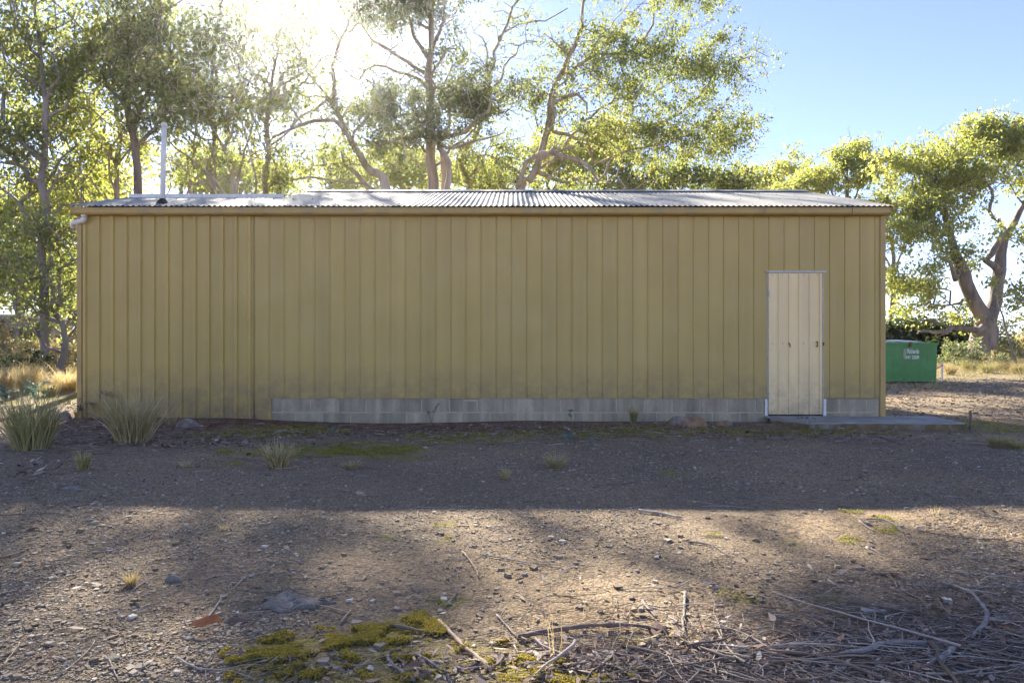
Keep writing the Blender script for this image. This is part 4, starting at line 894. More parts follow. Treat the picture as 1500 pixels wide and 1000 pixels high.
tussock('low flat tussock right of the medium pale one', 515, 686, 13, 32, 260, 'grass_straw', GT, w=.004, droop=.7)
tussock('tiny upright tussock just right of centre', 740, 701, 15, 18, 160, 'grass_straw', GT, w=.004, droop=.3)
tussock('low wispy tussock with fallen stalks right of centre', 813, 684, 20, 36, 320, 'grass_straw', GT, w=.004, droop=.6)
tussock('green tussock against the block base of the wall', 928, 620, 26, 18, 220, 'grass_green', GT, w=.005, droop=.2, up=.35)
tussock('dull straw tussock behind the orange rock', 1036, 615, 34, 30, 300, 'grass_straw', GT, w=.005, seeds=8, up=.4)
tussock('pale tussock near the right edge beyond the slab', 1462, 655, 20, 34, 380, 'grass_straw', GT, w=.004)
tussock('green tinged tussock at the right edge of the gravel', 1490, 657, 15, 34, 300, 'grass_green', GT, w=.004)
tussock('dry yellow tuft standing alone in the left foreground', 192, 858, 24, 24, 110, 'grass_gold', GT, w=.0035, droop=.4)
tussock('tiny yellow tuft above the left foreground shadow', 328, 776, 9, 16, 70, 'grass_gold', GT, w=.003)
tussock('short tussock at the left corner post of the wall', 116, 612, 18, 18, 200, 'grass_green', GT, w=.004)
tussock('thin tuft at the foot of the wall right of the big straw tussock', 250, 622, 28, 26, 60, 'grass_straw', GT, w=.003, up=.5)
tussock('small tuft at the edge of the slab near the old stake', 1395, 629, 8, 30, 150, 'grass_green', GT, w=.004)
tussock('thin dead stalks on the lit gravel at the right', 1368, 752, 14, 24, 18, 'grass_gold', GT, w=.003)
tussock('tall thin golden stalks in the foreground right of centre', 815, 965, 90, 46, 9, 'grass_gold', GT, w=.0022, up=.35, droop=.3)
tussock('thin golden stalk above the long brown stick', 858, 905, 56, 20, 4, 'grass_gold', GT, w=.0022, up=.3, droop=.2)
GLT = 'golden tussocks left of the shed'
for (px, Y_, hp, wp, n_, mt, lb) in ((98, 12.9, 30, 46, 700, 'grass_gold', 'brightest golden tussock beside the left corner of the shed'), (42, 12.9, 34, 42, 700, 'grass_gold', 'tall golden tussock behind the blue green seedlings'), (6, 13.1, 30, 42, 600, 'grass_gold', 'golden tussock cut off by the left edge'),
                              (72, 12.3, 20, 30, 400, 'grass_straw', 'straw tussock in front of the tall golden one'), (28, 14.3, 24, 40, 500, 'grass_gold', 'farther golden tussock below the cream shrubs'), (-40, 14, 40, 50, 700, 'grass_gold', 'golden tussock just outside the left edge'), (112, 14.8, 20, 26, 400, 'grass_straw', 'small straw tussock behind the brightest golden one')):
    tussock(lb, px, 0, hp, wp, n_, mt, GLT, w=.007, Y=Y_, up=.45, droop=.35)
GRT = 'tussocks on the bank beyond the skip'
rr_ = np.random.default_rng(5)
for i, (px, Y_, hp, wp, mt, lb) in enumerate(((1392, 25, 16, 22, 'grass_straw', 'straw tussock on the bank just right of the skip'), (1418, 27, 17, 24, 'grass_green', 'green tinged tussock below the massive trunk'), (1446, 26, 16, 26, 'grass_green', 'round green tussock right of the massive trunk foot'),
                              (1468, 27, 16, 24, 'grass_straw', 'straw tussock below the leaning dead sapling'), (1492, 25.5, 18, 26, 'grass_straw', 'straw tussock on the bank at the right edge'), (1405, 30, 14, 22, 'grass_straw', 'farther straw tussock under the round grey shrub'), (1520, 27, 18, 26, 'grass_straw', 'straw tussock just outside the right edge'))):
    tussock(lb, px, 0, hp, wp, 500, mt, GRT, w=.010, Y=Y_, up=.5, droop=.4)
# uncountable dry grass on the bank and on the left
r = np.random.default_rng(11)
def scatter_grass(name, label, n, xr, yr, h, mat, w, mask=None, clump=.5, seed=1):
    r = np.random.default_rng(seed); nc = n // 30
    cx = r.uniform(*xr, nc); cy = r.uniform(*yr, nc)
    if mask is not None: k = mask(cx, cy); cx, cy = cx[k], cy[k]
    own = r.integers(0, len(cx), n); V, F_ = blades(cx[own], cy[own], clump, h, n, w, seed)
    o = raw(name, V, np.full(len(F_), 4), F_.ravel(), M[mat]); tag(o, label, 'grass', kind='stuff')
scatter_grass('dry_grass', 'dry straw grass covering the bank beyond the gravel', 26000, (11, 36), (23, 46), .26, 'grass_straw', .011, None, .5, 21)
scatter_grass('dry_grass', 'dry golden grass among the shrubs left of the shed', 16000, (-22, -7.5), (12.4, 26), .15, 'grass_gold', .008, lambda x, y: (x / y < -.62), .4, 22)
scatter_grass('dry_grass', 'rough grass under the trees behind the shed', 14000, (-9, 12), (17, 30), .22, 'grass_straw', .010, None, .5, 23)

# ================================================================== seedlings
def seedling(label, px, py, hp, wp, nst, seed, Y=None, leafn=14, ls=.035):
    g = G(px, py) if Y is None else np.array([(px - 750) / 1000 * Y, Y, float(gh((px - 750) / 1000 * Y, Y))]); s = g[1] / 1000; r = np.random.default_rng(seed)
    root = empty('seedling', g); tag(root, label, 'seedling', 'blue green gum seedlings'); mb = MB(); LV = []
    for k in range(nst):
        tip = g + np.array([r.normal(0, wp * s * .3), r.normal(0, .05), hp * s * r.uniform(.7, 1.05)]); mid = (g + tip) / 2 + r.normal(0, .02, 3)
        L = smooth_line([[*g, .004], [*mid, .003], [*tip, .0015]], .03); mb.tube(L[:, :3], L[:, 3], 5)
        for j in range(leafn):
            c = L[int(r.uniform(.3, 1) * (len(L) - 1)), :3]; d = r.normal(0, 1, 3); d[2] *= .4; d /= np.linalg.norm(d); u = np.cross(d, r.normal(0, 1, 3)); u /= np.linalg.norm(u); l_ = ls * r.uniform(.7, 1.3)
            LV += [c, c + d * l_ * .35 + u * l_ * .33, c + d * l_ * .8 + u * l_ * .22, c + d * l_, c + d * l_ * .8 - u * l_ * .22, c + d * l_ * .35 - u * l_ * .33]
    mb.build('stem', M['bark_grey'], root); LV = np.array(LV); m = len(LV) // 6
    raw('foliage', LV, np.full(m, 6), np.arange(m * 6), M['leaf_blue'], root)
seedling('blue green seedling clump at the far left edge', 8, 580, 26, 26, 7, 1, 11.6, ls=.055)
seedling('tallest blue green seedling left of the shed corner', 52, 582, 34, 50, 8, 2, 11.4, ls=.055)
seedling('blue green seedling against the block base left of centre', 632, 619, 34, 22, 2, 3, leafn=9)
seedling('seedling low in the moss left of centre', 482, 638, 16, 26, 4, 4, leafn=7)
seedling('seedling against the block base right of centre', 838, 618, 24, 22, 2, 5, leafn=8)
seedling('pale seedling on the gravel right of centre', 832, 648, 20, 26, 4, 6, leafn=8)
seedling('pair of seedling sprigs right of the pale seedling', 868, 650, 14, 18, 2, 7, leafn=6)
seedling('dark stemmed seedling in front of the step slab', 1197, 640, 34, 40, 3, 8, leafn=5)
seedling('small seedling at the slab edge below the door', 1178, 628, 20, 22, 3, 9, leafn=5)

# ================================================================== rocks
def rock(label, px, py, wp, hp, mat, seed, dep=.6, cat='rock', sharp=.22, group='rocks lying on the ground', flat=False):
    g = G(px, py); s = g[1] / 1000; r = np.random.default_rng(seed)
    import bmesh
    bm = bmesh.new(); bmesh.ops.create_icosphere(bm, subdivisions=4, radius=1)
    A = np.array([v.co[:] for v in bm.verts]); Fs = [[v.index for v in f.verts] for f in bm.faces]; bm.free()
    R = np.ones(len(A))
    for k in range(9):
        d = r.normal(0, 1, 3); d /= np.linalg.norm(d); o = r.uniform(.55, .85); t = A @ d; R = np.minimum(R, np.where(t > 0, o / np.maximum(t, 1e-3), 9))
    R += .02 * np.sin(A[:, 0] * 7 + 1) * np.sin(A[:, 1] * 9) + r.normal(0, .008, len(A)); A = A * R[:, None]
    if flat:
        a_ = np.arctan2(A[:, 1], A[:, 0]); A[:, :2] *= (1 + .16 * np.sin(a_ * 3 + 1) + .12 * np.sin(a_ * 7) + .06 * np.sin(a_ * 17))[:, None]
        A[:, 2] = np.clip(A[:, 2], -1, .42) + .10 * np.sin(A[:, 0] * 5 + A[:, 1] * 3) + r.normal(0, .03, len(A)) - .22 * (np.abs(np.sin(A[:, 0] * 3.1 + .8 * np.sin(A[:, 1] * 4))) < .07)
    hw = wp * s * .5 / np.abs(A[:, 0]).max(); hh = hp * s / max(A[:, 2].max(), .1)
    V = g + np.array([0, hw * dep * .8, -.012]) + A * np.array([hw, hw * dep, hh]) 
    o = raw('rock', V, np.full(len(Fs), 3), [i for f in Fs for i in f], M[mat], loc=g); tag(o, label, cat, group); return o
rock('orange brown rock against the block base left of the door', 1010, 626, 58, 17, 'rock_orange', 1)
rock('flat orange rock right of the larger orange one', 1064, 624, 32, 9, 'rock_orange', 2)
rock('reddish brown rock against the left wall of the shed', 272, 628, 40, 17, 'rock_brown', 3)
rock('grey rock behind the largest tussock', 82, 616, 34, 16, 'rock_grey', 4)
rock('flat pale rock on the gravel at the left', 101, 717, 34, 6, 'rock_grey', 5)
rock('thin flat rock just left of the pale one', 72, 713, 20, 3, 'rock_grey', 6)
rock('pale pointed rock in the left foreground', 250, 853, 28, 13, 'rock_grey', 7)
rock('broad cracked grey slab of rock in the left foreground', 418, 893, 132, 11, 'rock_grey', 8, .75, flat=True)
rock('small grey stone below the pointed rock', 274, 938, 26, 8, 'rock_grey', 10)
rock('dark rounded clod under the orange bark in the left foreground', 335, 915, 48, 12, 'rock_brown', 11)
rock('small red brown rock beside the left corner tussock', 138, 622, 22, 7, 'rock_orange', 12)
rock('small dark stone in the centre foreground', 612, 884, 16, 7, 'rock_grey', 13)
rock('brown stone on the mossy bank left of the block base', 297, 632, 12, 7, 'rock_orange', 14)

# ================================================================== fallen sticks (individual)
def stick(label, pts, r0, mat, r1=None, name='fallen_stick', cat='stick', lift=.0, seed=0, fork=None, wig=.35, flat=False):
    rg = np.random.default_rng(int(abs(pts[0][0]) * 13 + pts[0][1]) + seed)
    g = [G(*p) for p in pts]; r1 = (r1 if r1 is not None else r0 * .5) * .68; r0 = r0 * .72
    P4 = [[*q, r0 + (r1 - r0) * i / (len(g) - 1)] for i, q in enumerate(g)]
    L = smooth_line(P4, .03); n = len(L)
    j = rg.normal(0, 1, (n, 3)); j = (j + np.roll(j, 1, 0) + np.roll(j, 2, 0)) / 3; L[:, :3] += j * (r0 * wig * 1.6 + .002)
    L[:, 2] = gh(L[:, 0], L[:, 1]) + L[:, 3] * .8 + .006 + np.abs(np.sin(np.linspace(0, 3.1, n))) * lift
    mb = MB(); mb.tube(L[:, :3], L[:, 3] * (1 + .16 * rg.normal(0, 1, n)), 8)
    for f in (fork or []):
        k = int(f[0] * (n - 1)); e = G(f[1], f[2]); a = L[k, :3]; m = (a + e) / 2 + rg.normal(0, .01, 3); e[2] += .01 + rg.uniform(0, .02)
        Q = smooth_line([[*a, L[k, 3] * .7], [*m, L[k, 3] * .5], [*e, .0015]], .03); mb.tube(Q[:, :3], Q[:, 3], 6)
    o = mb.build(name, M[mat], loc=g[0], smooth=True); tag(o, label, cat, 'sticks and bark lying on the ground'); return o
S = stick
S('short thick grey stick on the lit gravel right of centre', [(934, 750), (965, 754), (997, 760)], .014, 'stick_pale', .009)
S('long thin pale stick in the middle distance', [(703, 814), (735, 819), (775, 826), (822, 830)], .006, 'stick_pale', .003)
S('straight pinkish stick split in two near the centre', [(678, 811), (690, 825), (702, 847)], .007, 'stick_tan', .005, fork=[(.3, 700, 836)])
S('long smooth brown stick lying across the bottom right of centre', [(760, 938), (800, 932), (850, 925), (905, 922), (950, 924), (982, 932)], .013, 'stick_brown', .010, lift=.01)
S('straight broken tan stick slanting down in the bottom centre', [(647, 912), (662, 935), (675, 950), (700, 968), (722, 985)], .011, 'stick_tan', .009)
S('dark brown stick left of the slanting tan one', [(557, 917), (590, 922), (620, 928), (650, 929)], .010, 'stick_brown', .006)
S('upright looking grey stick right of the long brown one', [(1003, 870), (1001, 900), (1000, 935)], .009, 'stick_grey', .007)
S('curved grey stick running down at the right', [(1375, 855), (1412, 868), (1430, 885), (1446, 905), (1440, 922), (1424, 940)], .009, 'stick_grey', .012, lift=.012)
S('pale straight twig crossing right from the curved grey stick', [(1412, 869), (1450, 871), (1494, 876)], .008, 'stick_pale', .004)
S('pale chunky driftwood like piece in the right foreground', [(1260, 899), (1290, 901), (1326, 898)], .017, 'stick_pale', .010)
S('long thick grey branch in the litter pile at the bottom right', [(1218, 968), (1260, 964), (1300, 955), (1340, 952), (1380, 948)], .015, 'stick_grey', .011, lift=.02)
S('dark branch across the litter pile at the bottom right', [(1100, 955), (1150, 966), (1200, 975), (1250, 984), (1290, 998)], .011, 'stick_brown', .009, lift=.02)
S('grey branch bent upward on the right of the litter pile', [(1352, 985), (1380, 972), (1398, 955), (1405, 948)], .014, 'stick_grey', .012, lift=.012)
S('forked grey twig at the bottom of the litter pile', [(1100, 998), (1130, 985), (1155, 972)], .007, 'stick_grey', .005, fork=[(.5, 1090, 975)], lift=.02)
S('reddish split bark strip on the right edge', [(1446, 916), (1475, 925), (1500, 934), (1520, 940)], .007, 'orange_bark', .008)
S('pale curl of wood in the centre right gravel', [(1213, 852), (1222, 858), (1232, 863)], .007, 'stick_pale', .004)
S('short white wood chip right of centre', [(1168, 830), (1180, 835)], .009, 'stick_pale', .006)
S('short pale wood chip beside the white one', [(1184, 829), (1194, 839)], .007, 'stick_pale', .005)
S('small tan sliver left of the wood chips', [(1157, 839), (1178, 845)], .006, 'stick_tan', .003)
S('long dark thin stick crossing at the right', [(1000, 795), (1040, 800), (1073, 818)], .007, 'stick_grey', .003, fork=[(.3, 1015, 785)])
S('grey stick lying in the lit patch at the right', [(1270, 762), (1300, 765), (1326, 782)], .009, 'stick_grey', .004)
S('grey twig crossing the first one in the lit patch at the right', [(1258, 764), (1275, 776), (1294, 784)], .006, 'stick_pale', .003)
S('very long thin twig near the right edge', [(1340, 778), (1400, 788), (1460, 792), (1500, 798)], .006, 'stick_brown', .004)
S('slender stick just above the curved grey one', [(1290, 857), (1340, 860), (1420, 862), (1500, 862)], .005, 'stick_grey', .003)
S('thin dark stick along the left edge', [(0, 756), (40, 755), (80, 753), (103, 757)], .007, 'stick_brown', .003)
S('short dark stick at the left edge of the lit gravel', [(0, 820), (25, 813), (45, 803)], .008, 'stick_brown', .003)
S('long curved bleached twig at the bottom left', [(85, 992), (105, 978), (128, 955), (139, 940)], .004, 'stick_pale', .002, fork=[(.3, 82, 966)])
S('bleached twig at the bottom left edge', [(5, 980), (17, 960), (26, 943)], .005, 'stick_tan', .002)
S('bleached twig bending down right of the bottom left one', [(156, 965), (167, 980), (176, 1000)], .004, 'stick_pale', .002)
S('forked bleached twig in the left foreground', [(258, 967), (290, 982), (340, 985), (372, 998)], .005, 'stick_pale', .003, fork=[(.4, 312, 970), (.7, 405, 975)])
S('pale forked twig beside the dry yellow tuft', [(194, 868), (208, 856), (229, 844)], .004, 'stick_pale', .002, fork=[(.4, 210, 843)])
S('thin twig curling above the cracked slab', [(345, 860), (362, 845), (392, 839)], .004, 'stick_pale', .002, fork=[(.4, 375, 848)])
S('straight twig below the pointed rock', [(260, 881), (285, 877), (305, 875)], .005, 'stick_tan', .003)
S('leaning pale twig below the straight one', [(303, 910), (316, 892), (323, 878)], .005, 'stick_pale', .003)
S('pale stick right of the cracked slab', [(455, 887), (480, 892), (510, 900)], .006, 'stick_tan', .004)
S('tan stick left of the mossy patch', [(500, 914), (508, 903), (514, 896)], .007, 'stick_tan', .004)
S('twig with knotted bends left of the slanting stick', [(640, 895), (655, 885), (668, 870), (664, 856)], .005, 'stick_grey', .003)
S('thin forked grey twig in the centre', [(600, 862), (625, 870), (655, 880)], .004, 'stick_grey', .002, fork=[(.5, 632, 864), (.5, 608, 884)])
S('grey stick on the moss at the bottom centre', [(565, 965), (585, 985), (605, 1000)], .009, 'stick_grey', .007)
S('bent grey stick right of the one on the moss', [(610, 962), (635, 975), (655, 990), (660, 1002)], .008, 'stick_grey', .006)
S('dark wood scrap low in the bottom centre', [(590, 990), (610, 986), (630, 992)], .012, 'stick_brown', .009)
S('thin pale twig above the long brown stick', [(726, 902), (742, 920), (757, 935)], .005, 'stick_pale', .003, fork=[(.5, 740, 895)])
S('pale twig hooked below the long brown stick', [(755, 948), (760, 958), (768, 968)], .004, 'stick_pale', .002)
S('small double stick right of centre in the foreground', [(941, 882), (950, 895), (960, 908)], .008, 'stick_grey', .006, fork=[(.3, 963, 903)])
S('thin twig lying left of the upright looking stick', [(950, 888), (970, 892), (990, 890)], .005, 'stick_pale', .003)
S('brown twig across the gravel below the shed left part', [(345, 672), (390, 676), (420, 673)], .008, 'stick_brown', .004)
S('dark twig left of the broken stick on the middle gravel', [(436, 668), (480, 670), (520, 667)], .010, 'stick_brown', .006)
S('grey stick along the ground below the left moss bank', [(268, 662), (300, 660), (328, 655)], .008, 'stick_grey', .004)
S('twiggy grey branch near the right edge of the shade', [(1050, 660), (1090, 662), (1150, 668)], .009, 'stick_grey', .004)
S('dark stick on the gravel near the slab corner', [(1290, 641), (1302, 645), (1318, 652)], .012, 'stick_brown', .008)
S('thin stick on the mossy strip left of the door', [(990, 652), (1040, 650), (1096, 655)], .008, 'stick_grey', .004)
S('very thin leaning grass like stalk beside the wall', [(1000, 640), (1020, 636)], .004, 'stick_grey', .002)
S('stick beside the medium pale tussock', [(405, 688), (425, 686), (445, 683)], .008, 'stick_tan', .004, fork=[(.5, 440, 690)])
S('faint grey twig at the left edge of the gravel', [(5, 714), (20, 712), (36, 708)], .008, 'stick_grey', .004)
# orange bark piece on the clod
g = G(312, 918); X, Y = np.meshgrid(np.linspace(-.055, .055, 9), np.linspace(-.014, .014, 4), indexing='ij'); mb = MB(); mb.grid(g[0] + X, g[1] - .05 + Y * (1 - (X / .06) ** 2) + .012 * np.sin(X * 60), g[2] + .045 + Y * .8 * (1 - (X / .062) ** 2) - (X * 3) ** 2 * .2 + X * .12)
o = mb.build('bark_piece', M['orange_bark'], loc=g); sm = o.modifiers.new('thick', 'SOLIDIFY'); sm.thickness = .004; tag(o, 'bright orange curled bark piece on the dark clod', 'bark')

# ================================================================== stakes
g = G(1422, 630); st = empty('old_stake', g); tag(st, 'short weathered stake with lichen at the end of the slab', 'stake')
s = g[1] / 1000
MB().tube([g + [0, 0, -.03], g + [.002, 0, .12], g + [.0, 0, .27]], [.022, .017, .013], 7).build('post', M['stick_brown'], st)
V = leaves(np.array([g + [0, 0, .25], g + [0.01, 0, .28], g + [.01, 0, .06]]), 26, .02, .022, 5, .1, .6); add_leaves('lichen', V, M['leaf_heath'], st)
sY = 21.5; sx = (1380 - 750) / 1000 * sY; sz = float(gh(sx, sY)); st = empty('survey_peg', (sx, sY, sz)); tag(st, 'thin white peg with pink ribbon beside the skip', 'peg')
MB().box(sx - .022, sx + .022, sY - .015, sY + .015, sz - .05, sz + .60).build('peg', M['whitepaint'], st)
M['pink'] = simple('pink_ribbon', (.75, .16, .25)); mb = MB()
rx = np.linspace(0, -.22, 6); mb.grid(np.array([sx + rx] * 2).T, np.array([np.full(6, sY - .03)] * 2).T + .0, np.array([sz + .47 - .45 * np.abs(rx), sz + .50 - .40 * np.abs(rx)]).T)
mb.box(sx - .026, sx + .026, sY - .02, sY + .02, sz + .47, sz + .51); mb.build('ribbon', M['pink'], st)

# ================================================================== gravel, litter, moss cushions (uncountable)
def perspective_scatter(n, seed, y0=2.15, y1=9.6, power=1.0, side=.80):
    """uniform-in-picture density: more pieces close to the camera"""
    r = np.random.default_rng(seed); u = r.uniform(0, 1, n)
    a, b = y0 ** (1 - power), y1 ** (1 - power) if power != 1 else 0
    y = np.exp(np.log(y0) + u * np.log(y1 / y0)) if power == 1 else (a + u * (b - a)) ** (1 / (1 - power))
    x = r.uniform(-side, side, n) * y; return x, y, r
def stones(name, label, x, y, sz, mat, r, sink=.35):
    n = len(x); C8 = np.array([[a, b, c] for a in (-1, 1) for b in (-1, 1) for c in (-1, 1)], float)
    V = C8[None] * r.uniform(.55, 1, (n, 1, 3)) + r.normal(0, .22, (n, 8, 3)); V[..., 2] *= .62
    a = r.uniform(0, 6.28, n); ca, sa = np.cos(a)[:, None], np.sin(a)[:, None]
    X = V[..., 0] * ca - V[..., 1] * sa; Y_ = V[..., 0] * sa + V[..., 1] * ca
    s = (sz * .5)[:, None]; V = np.stack([x[:, None] + X * s, y[:, None] + Y_ * s, gh(x, y)[:, None] + (V[..., 2] + .3) * s * .9], -1)
    Fq = np.array([(0, 1, 3, 2), (4, 6, 7, 5), (0, 4, 5, 1), (2, 3, 7, 6), (0, 2, 6, 4), (1, 5, 7, 3)])
    F_ = (np.arange(n)[:, None, None] * 8 + Fq[None]).reshape(-1, 4)
    o = raw(name, V.reshape(-1, 3), np.full(len(F_), 4), F_.ravel(), M[mat]); tag(o, label, 'gravel', kind='stuff')
def mossiness(x, y): return np.maximum(patch(x, y, MOSS_Y), patch(x, y, MOSS_G))
x, y, r = perspective_scatter(150000, 31, power=1.5)
k = (mossiness(x, y) < r.uniform(.05, 1.0, len(x))) & (bumps(x * 1.3, y * 1.3) + r.normal(0, .8, len(x)) > -1.9); x, y = x[k], y[k]
stones('gravel', 'angular brown gravel spread over the yard', x, y, np.clip(r.lognormal(math.log(.0050), .45, len(x)), .0025, .022) * (1 + .07 * y), 'gravel', r)
x, y, r = perspective_scatter(1300, 32, power=1.6, y1=8.5)
stones('gravel', 'larger loose stones scattered over the yard', x, y, np.clip(r.lognormal(math.log(.018), .35, len(x)), .010, .045), 'gravel', r)
xx = r.uniform(5.5, 19, 9000); yy = r.uniform(10, 23, 9000)
stones('gravel', 'gravel on the drive beside the shed', xx, yy, r.lognormal(math.log(.03), .35, 9000), 'gravel', r)

def twigs(name, label, x, y, L, R, mat, r, z=.004, k=4, S=5, curl=.6, pile=0):
    n = len(x); a = r.uniform(0, math.pi * 2, n); a = np.where(r.uniform(0, 1, n) < .55, r.normal(0, .45, n), a); da = r.normal(0, curl, (n, S)); 
    ang = a[:, None] + np.cumsum(da, 1) * .6; st = (L / S)[:, None]
    px = np.concatenate([x[:, None], x[:, None] + np.cumsum(np.cos(ang) * st, 1)], 1); py = np.concatenate([y[:, None], y[:, None] + np.cumsum(np.sin(ang) * st, 1)], 1)
    pz = gh(px, py) + z + R[:, None] * .6 + r.uniform(0, 1, n)[:, None] * pile + np.abs(r.normal(0, 1, (n, S + 1))) * .35 * R[:, None] + (r.uniform(-1, 1, n)[:, None] * np.linspace(-.5, .5, S + 1)[None]) * pile
    T = np.gradient(np.stack([px, py], -1), axis=1); T /= np.linalg.norm(T, axis=-1, keepdims=True) + 1e-9
    U = np.stack([-T[..., 1], T[..., 0]], -1); t = np.linspace(0, 1, S + 1); rad = R[:, None] * (1 - .6 * t)[None]
    al = np.arange(k) / k * 2 * math.pi
    V = np.stack([px[..., None] + U[..., 0:1] * rad[..., None] * np.cos(al), py[..., None] + U[..., 1:2] * rad[..., None] * np.cos(al), pz[..., None] + rad[..., None] * np.sin(al)], -1)
    b = (np.arange(n) * (S + 1) * k)[:, None, None] + (np.arange(S) * k)[None, :, None]; q = np.arange(k); q2 = (q + 1) % k
    F_ = np.stack([b + q, b + q2, b + k + q2, b + k + q], -1).reshape(-1, 4)
    o = raw(name, V.reshape(-1, 3), np.full(len(F_), 4), F_.ravel(), M[mat], smooth=True); tag(o, label, 'twigs', kind='stuff')
def flakes(name, label, x, y, L, mat, r, asp=.22, lift=.006, pile=0):
    n = len(x); a = r.uniform(0, 6.28, n); T = np.stack([np.cos(a), np.sin(a), r.normal(0, .22, n)], -1); U = np.stack([-np.sin(a), np.cos(a), r.normal(0, .35, n)], -1)
    c = np.stack([x, y, gh(x, y) + lift + np.abs(r.normal(0, .004, n)) + r.uniform(0, 1, n) * pile], -1); t = np.array([-.5, -.22, .1, .5]); wv = np.array([.12, 1, .85, .05]); bend = r.uniform(-.3, .3, (n, 1))
    cen = c[:, None] + T[:, None] * (t[None] * L[:, None])[..., None] + np.array([0, 0, 1.]) * ((t ** 2)[None] * bend * L[:, None])[..., None]; W = (wv[None] * (L * asp * .5 * r.uniform(.6, 1.4, n))[:, None])[..., None] * U[:, None]
    V = np.stack([cen - W, cen + W], 2).reshape(-1, 3); b = (np.arange(n) * 8)[:, None]; s = np.arange(3) * 2
    F_ = np.stack([b + s, b + s + 1, b + s + 3, b + s + 2], -1).reshape(-1, 4)
    o = raw(name, V, np.full(len(F_), 4), F_.ravel(), M[mat]); tag(o, label, 'leaf litter', kind='stuff')
def pxscatter(lst, seed):
    """lst of (cx, cy, rx, ry, n) in photo pixels -> ground x, y"""
    r = np.random.default_rng(seed); X, Y_ = [], []
    for cx, cy, rx, ry, n in lst:
        a = r.normal(0, .55, n); b = r.normal(0, .55, n); px = cx + a * rx; py = np.clip(cy + b * ry, 618, 1150); yy = 1050 / (py - HY); X.append((px - 750) / 1000 * yy); Y_.append(yy)
    return np.concatenate(X), np.concatenate(Y_), r
# fine twigs everywhere, more in the lower right
x, y, r = perspective_scatter(1500, 41, power=1.2); n = len(x)
twigs('twig_litter', 'fine grey twigs strewn thinly over the gravel', x, y, r.lognormal(math.log(.10), .45, n), r.uniform(.0010, .0026, n) * (.7 + .1 * y), 'twigs', r)
x, y, r = pxscatter([(1250, 960, 260, 40, 900), (1050, 975, 160, 35, 700), (1430, 930, 110, 50, 300), (1250, 900, 220, 25, 150), (850, 965, 160, 40, 220), (1100, 880, 220, 40, 130), (1350, 850, 200, 40, 120), (450, 985, 200, 25, 70)], 42); n = len(x)
twigs('twig_litter', 'dense tangle of twigs and bark in the lower right corner', x, y, r.lognormal(math.log(.16), .5, n), r.lognormal(math.log(.0012), .5, n), 'twigs', r, pile=.016)
x, y, r = pxscatter([(1180, 968, 260, 32, 110), (1030, 985, 140, 30, 70), (1400, 950, 120, 40, 40)], 43); n = len(x)
twigs('twig_litter', 'thicker brown sticks heaped in the lower right corner', x, y, r.lognormal(math.log(.34), .4, n), r.lognormal(math.log(.0022), .45, n), 'twigs', r, pile=.025, curl=.30, k=6, S=7)
x, y, r = pxscatter([(290, 640, 130, 12, 150), (600, 640, 260, 12, 160), (950, 640, 300, 12, 160), (1250, 645, 150, 16, 120), (100, 650, 120, 20, 100)], 44); n = len(x)
twigs('twig_litter', 'twigs and bark litter along the foot of the wall', x, y, r.lognormal(math.log(.14), .4, n), r.uniform(.002, .005, n), 'twigs', r, pile=.02)
x, y, r = pxscatter([(1200, 965, 300, 42, 900), (900, 972, 180, 34, 420), (1030, 960, 60, 26, 160), (650, 975, 140, 30, 130), (1430, 920, 120, 60, 200), (1150, 880, 300, 50, 180)], 45); n = len(x)
flakes('leaf_litter', 'brown leaves and bark flakes in the lower right litter', x, y, r.lognormal(math.log(.034), .35, n), 'cutlitter', r, pile=.014, asp=.26)
x, y, r = perspective_scatter(1500, 46, power=1.5); n = len(x)
flakes('leaf_litter', 'small fallen leaves dotted over the gravel', x, y, r.lognormal(math.log(.030), .4, n), 'cutlitter', r)
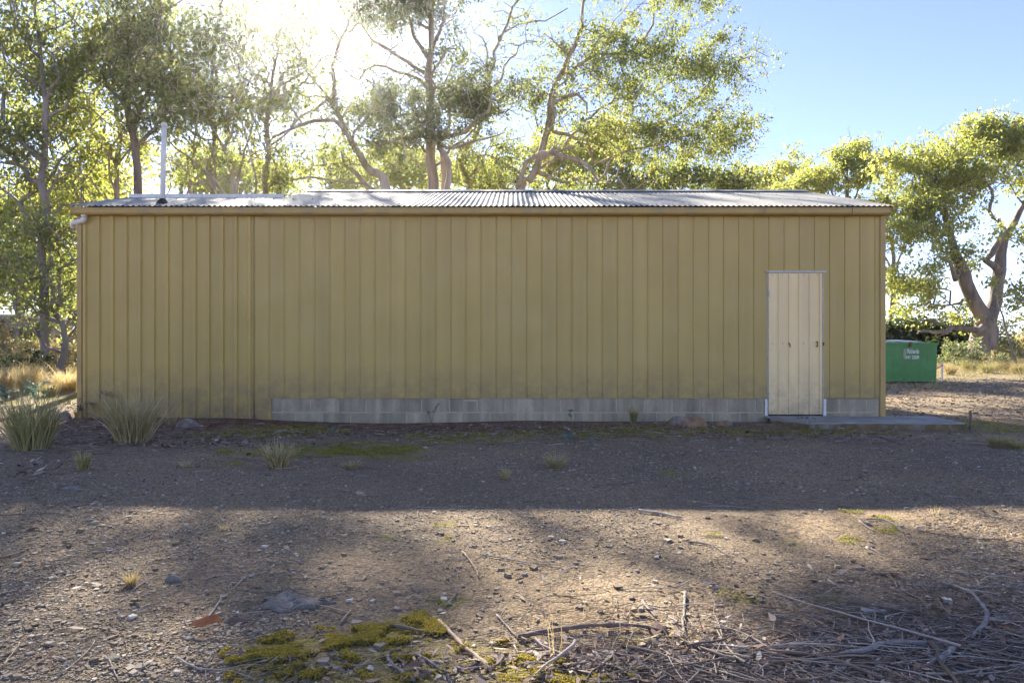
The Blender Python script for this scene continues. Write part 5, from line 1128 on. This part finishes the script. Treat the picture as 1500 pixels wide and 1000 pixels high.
x, y, r = pxscatter([(300, 645, 160, 13, 900), (700, 632, 420, 9, 1200), (1150, 640, 250, 12, 500), (100, 640, 120, 20, 500), (60, 690, 90, 20, 150)], 47); n = len(x)
flakes('leaf_litter', 'brown leaf litter along the foot of the wall', x, y, r.lognormal(math.log(.055), .35, n), 'cutlitter', r, pile=.02, asp=.3)
# moss cushions: short tufts
def tufts(label, lst, mat, n, seed, hgt=.010, lim=-.35):
    r = np.random.default_rng(seed); w_ = np.array([e[2] * e[3] * e[4] / max(e[1], 1) ** .8 for e in lst]); own = r.choice(len(lst), n, p=w_ / w_.sum()); E = np.array(lst)[own]
    a = r.uniform(0, 6.28, n); q = np.sqrt(r.uniform(0, 1, n)) * 1.15; x = E[:, 0] + E[:, 2] * q * np.cos(a); y = E[:, 1] + E[:, 3] * q * np.sin(a)
    f = (.35 * bumps(x * 3.1, y * 3.1) + .8 * bumps(x * 9, y * 9) + .9 * bumps(x * 40, y * 40)) / 1.9; k = (f > lim + .9 * q ** 2 + r.normal(0, .35, n)) & (y > 1.6) & (y < 12); x, y, f = x[k], y[k], f[k]; n = len(x)
    k3 = 3; d = r.normal(0, 1, (n, k3, 3)); d[..., 2] = np.abs(d[..., 2]) + .8; d /= np.linalg.norm(d, axis=-1, keepdims=True); s = hgt * r.uniform(.5, 1.3, (n, 1, 1)) * (1 + .12 * y)[:, None, None]
    c = np.stack([x, y, gh(x, y) + .010 * np.clip(f, 0, 1.3) - .002], -1)[:, None]; u = np.cross(d, r.normal(0, 1, (n, k3, 3))); u /= np.linalg.norm(u, axis=-1, keepdims=True)
    V = np.stack([c - u * s * .35 + 0 * d, c + u * s * .35, c + d * s + u * s * .18, c + d * s - u * s * .18], 2).reshape(-1, 3); m = len(V) // 4
    o = raw('moss_tufts', V, np.full(m, 4), np.arange(m * 4), M[mat]); tag(o, label, 'moss', kind='stuff')
tufts('yellow green moss cushions in the bottom centre', MOSS_Y, 'moss', 90000, 51, lim=.15, hgt=.0055)
tufts('green moss patches along the wall and in the gravel', MOSS_G, 'moss_green', 60000, 52, .006, .05)
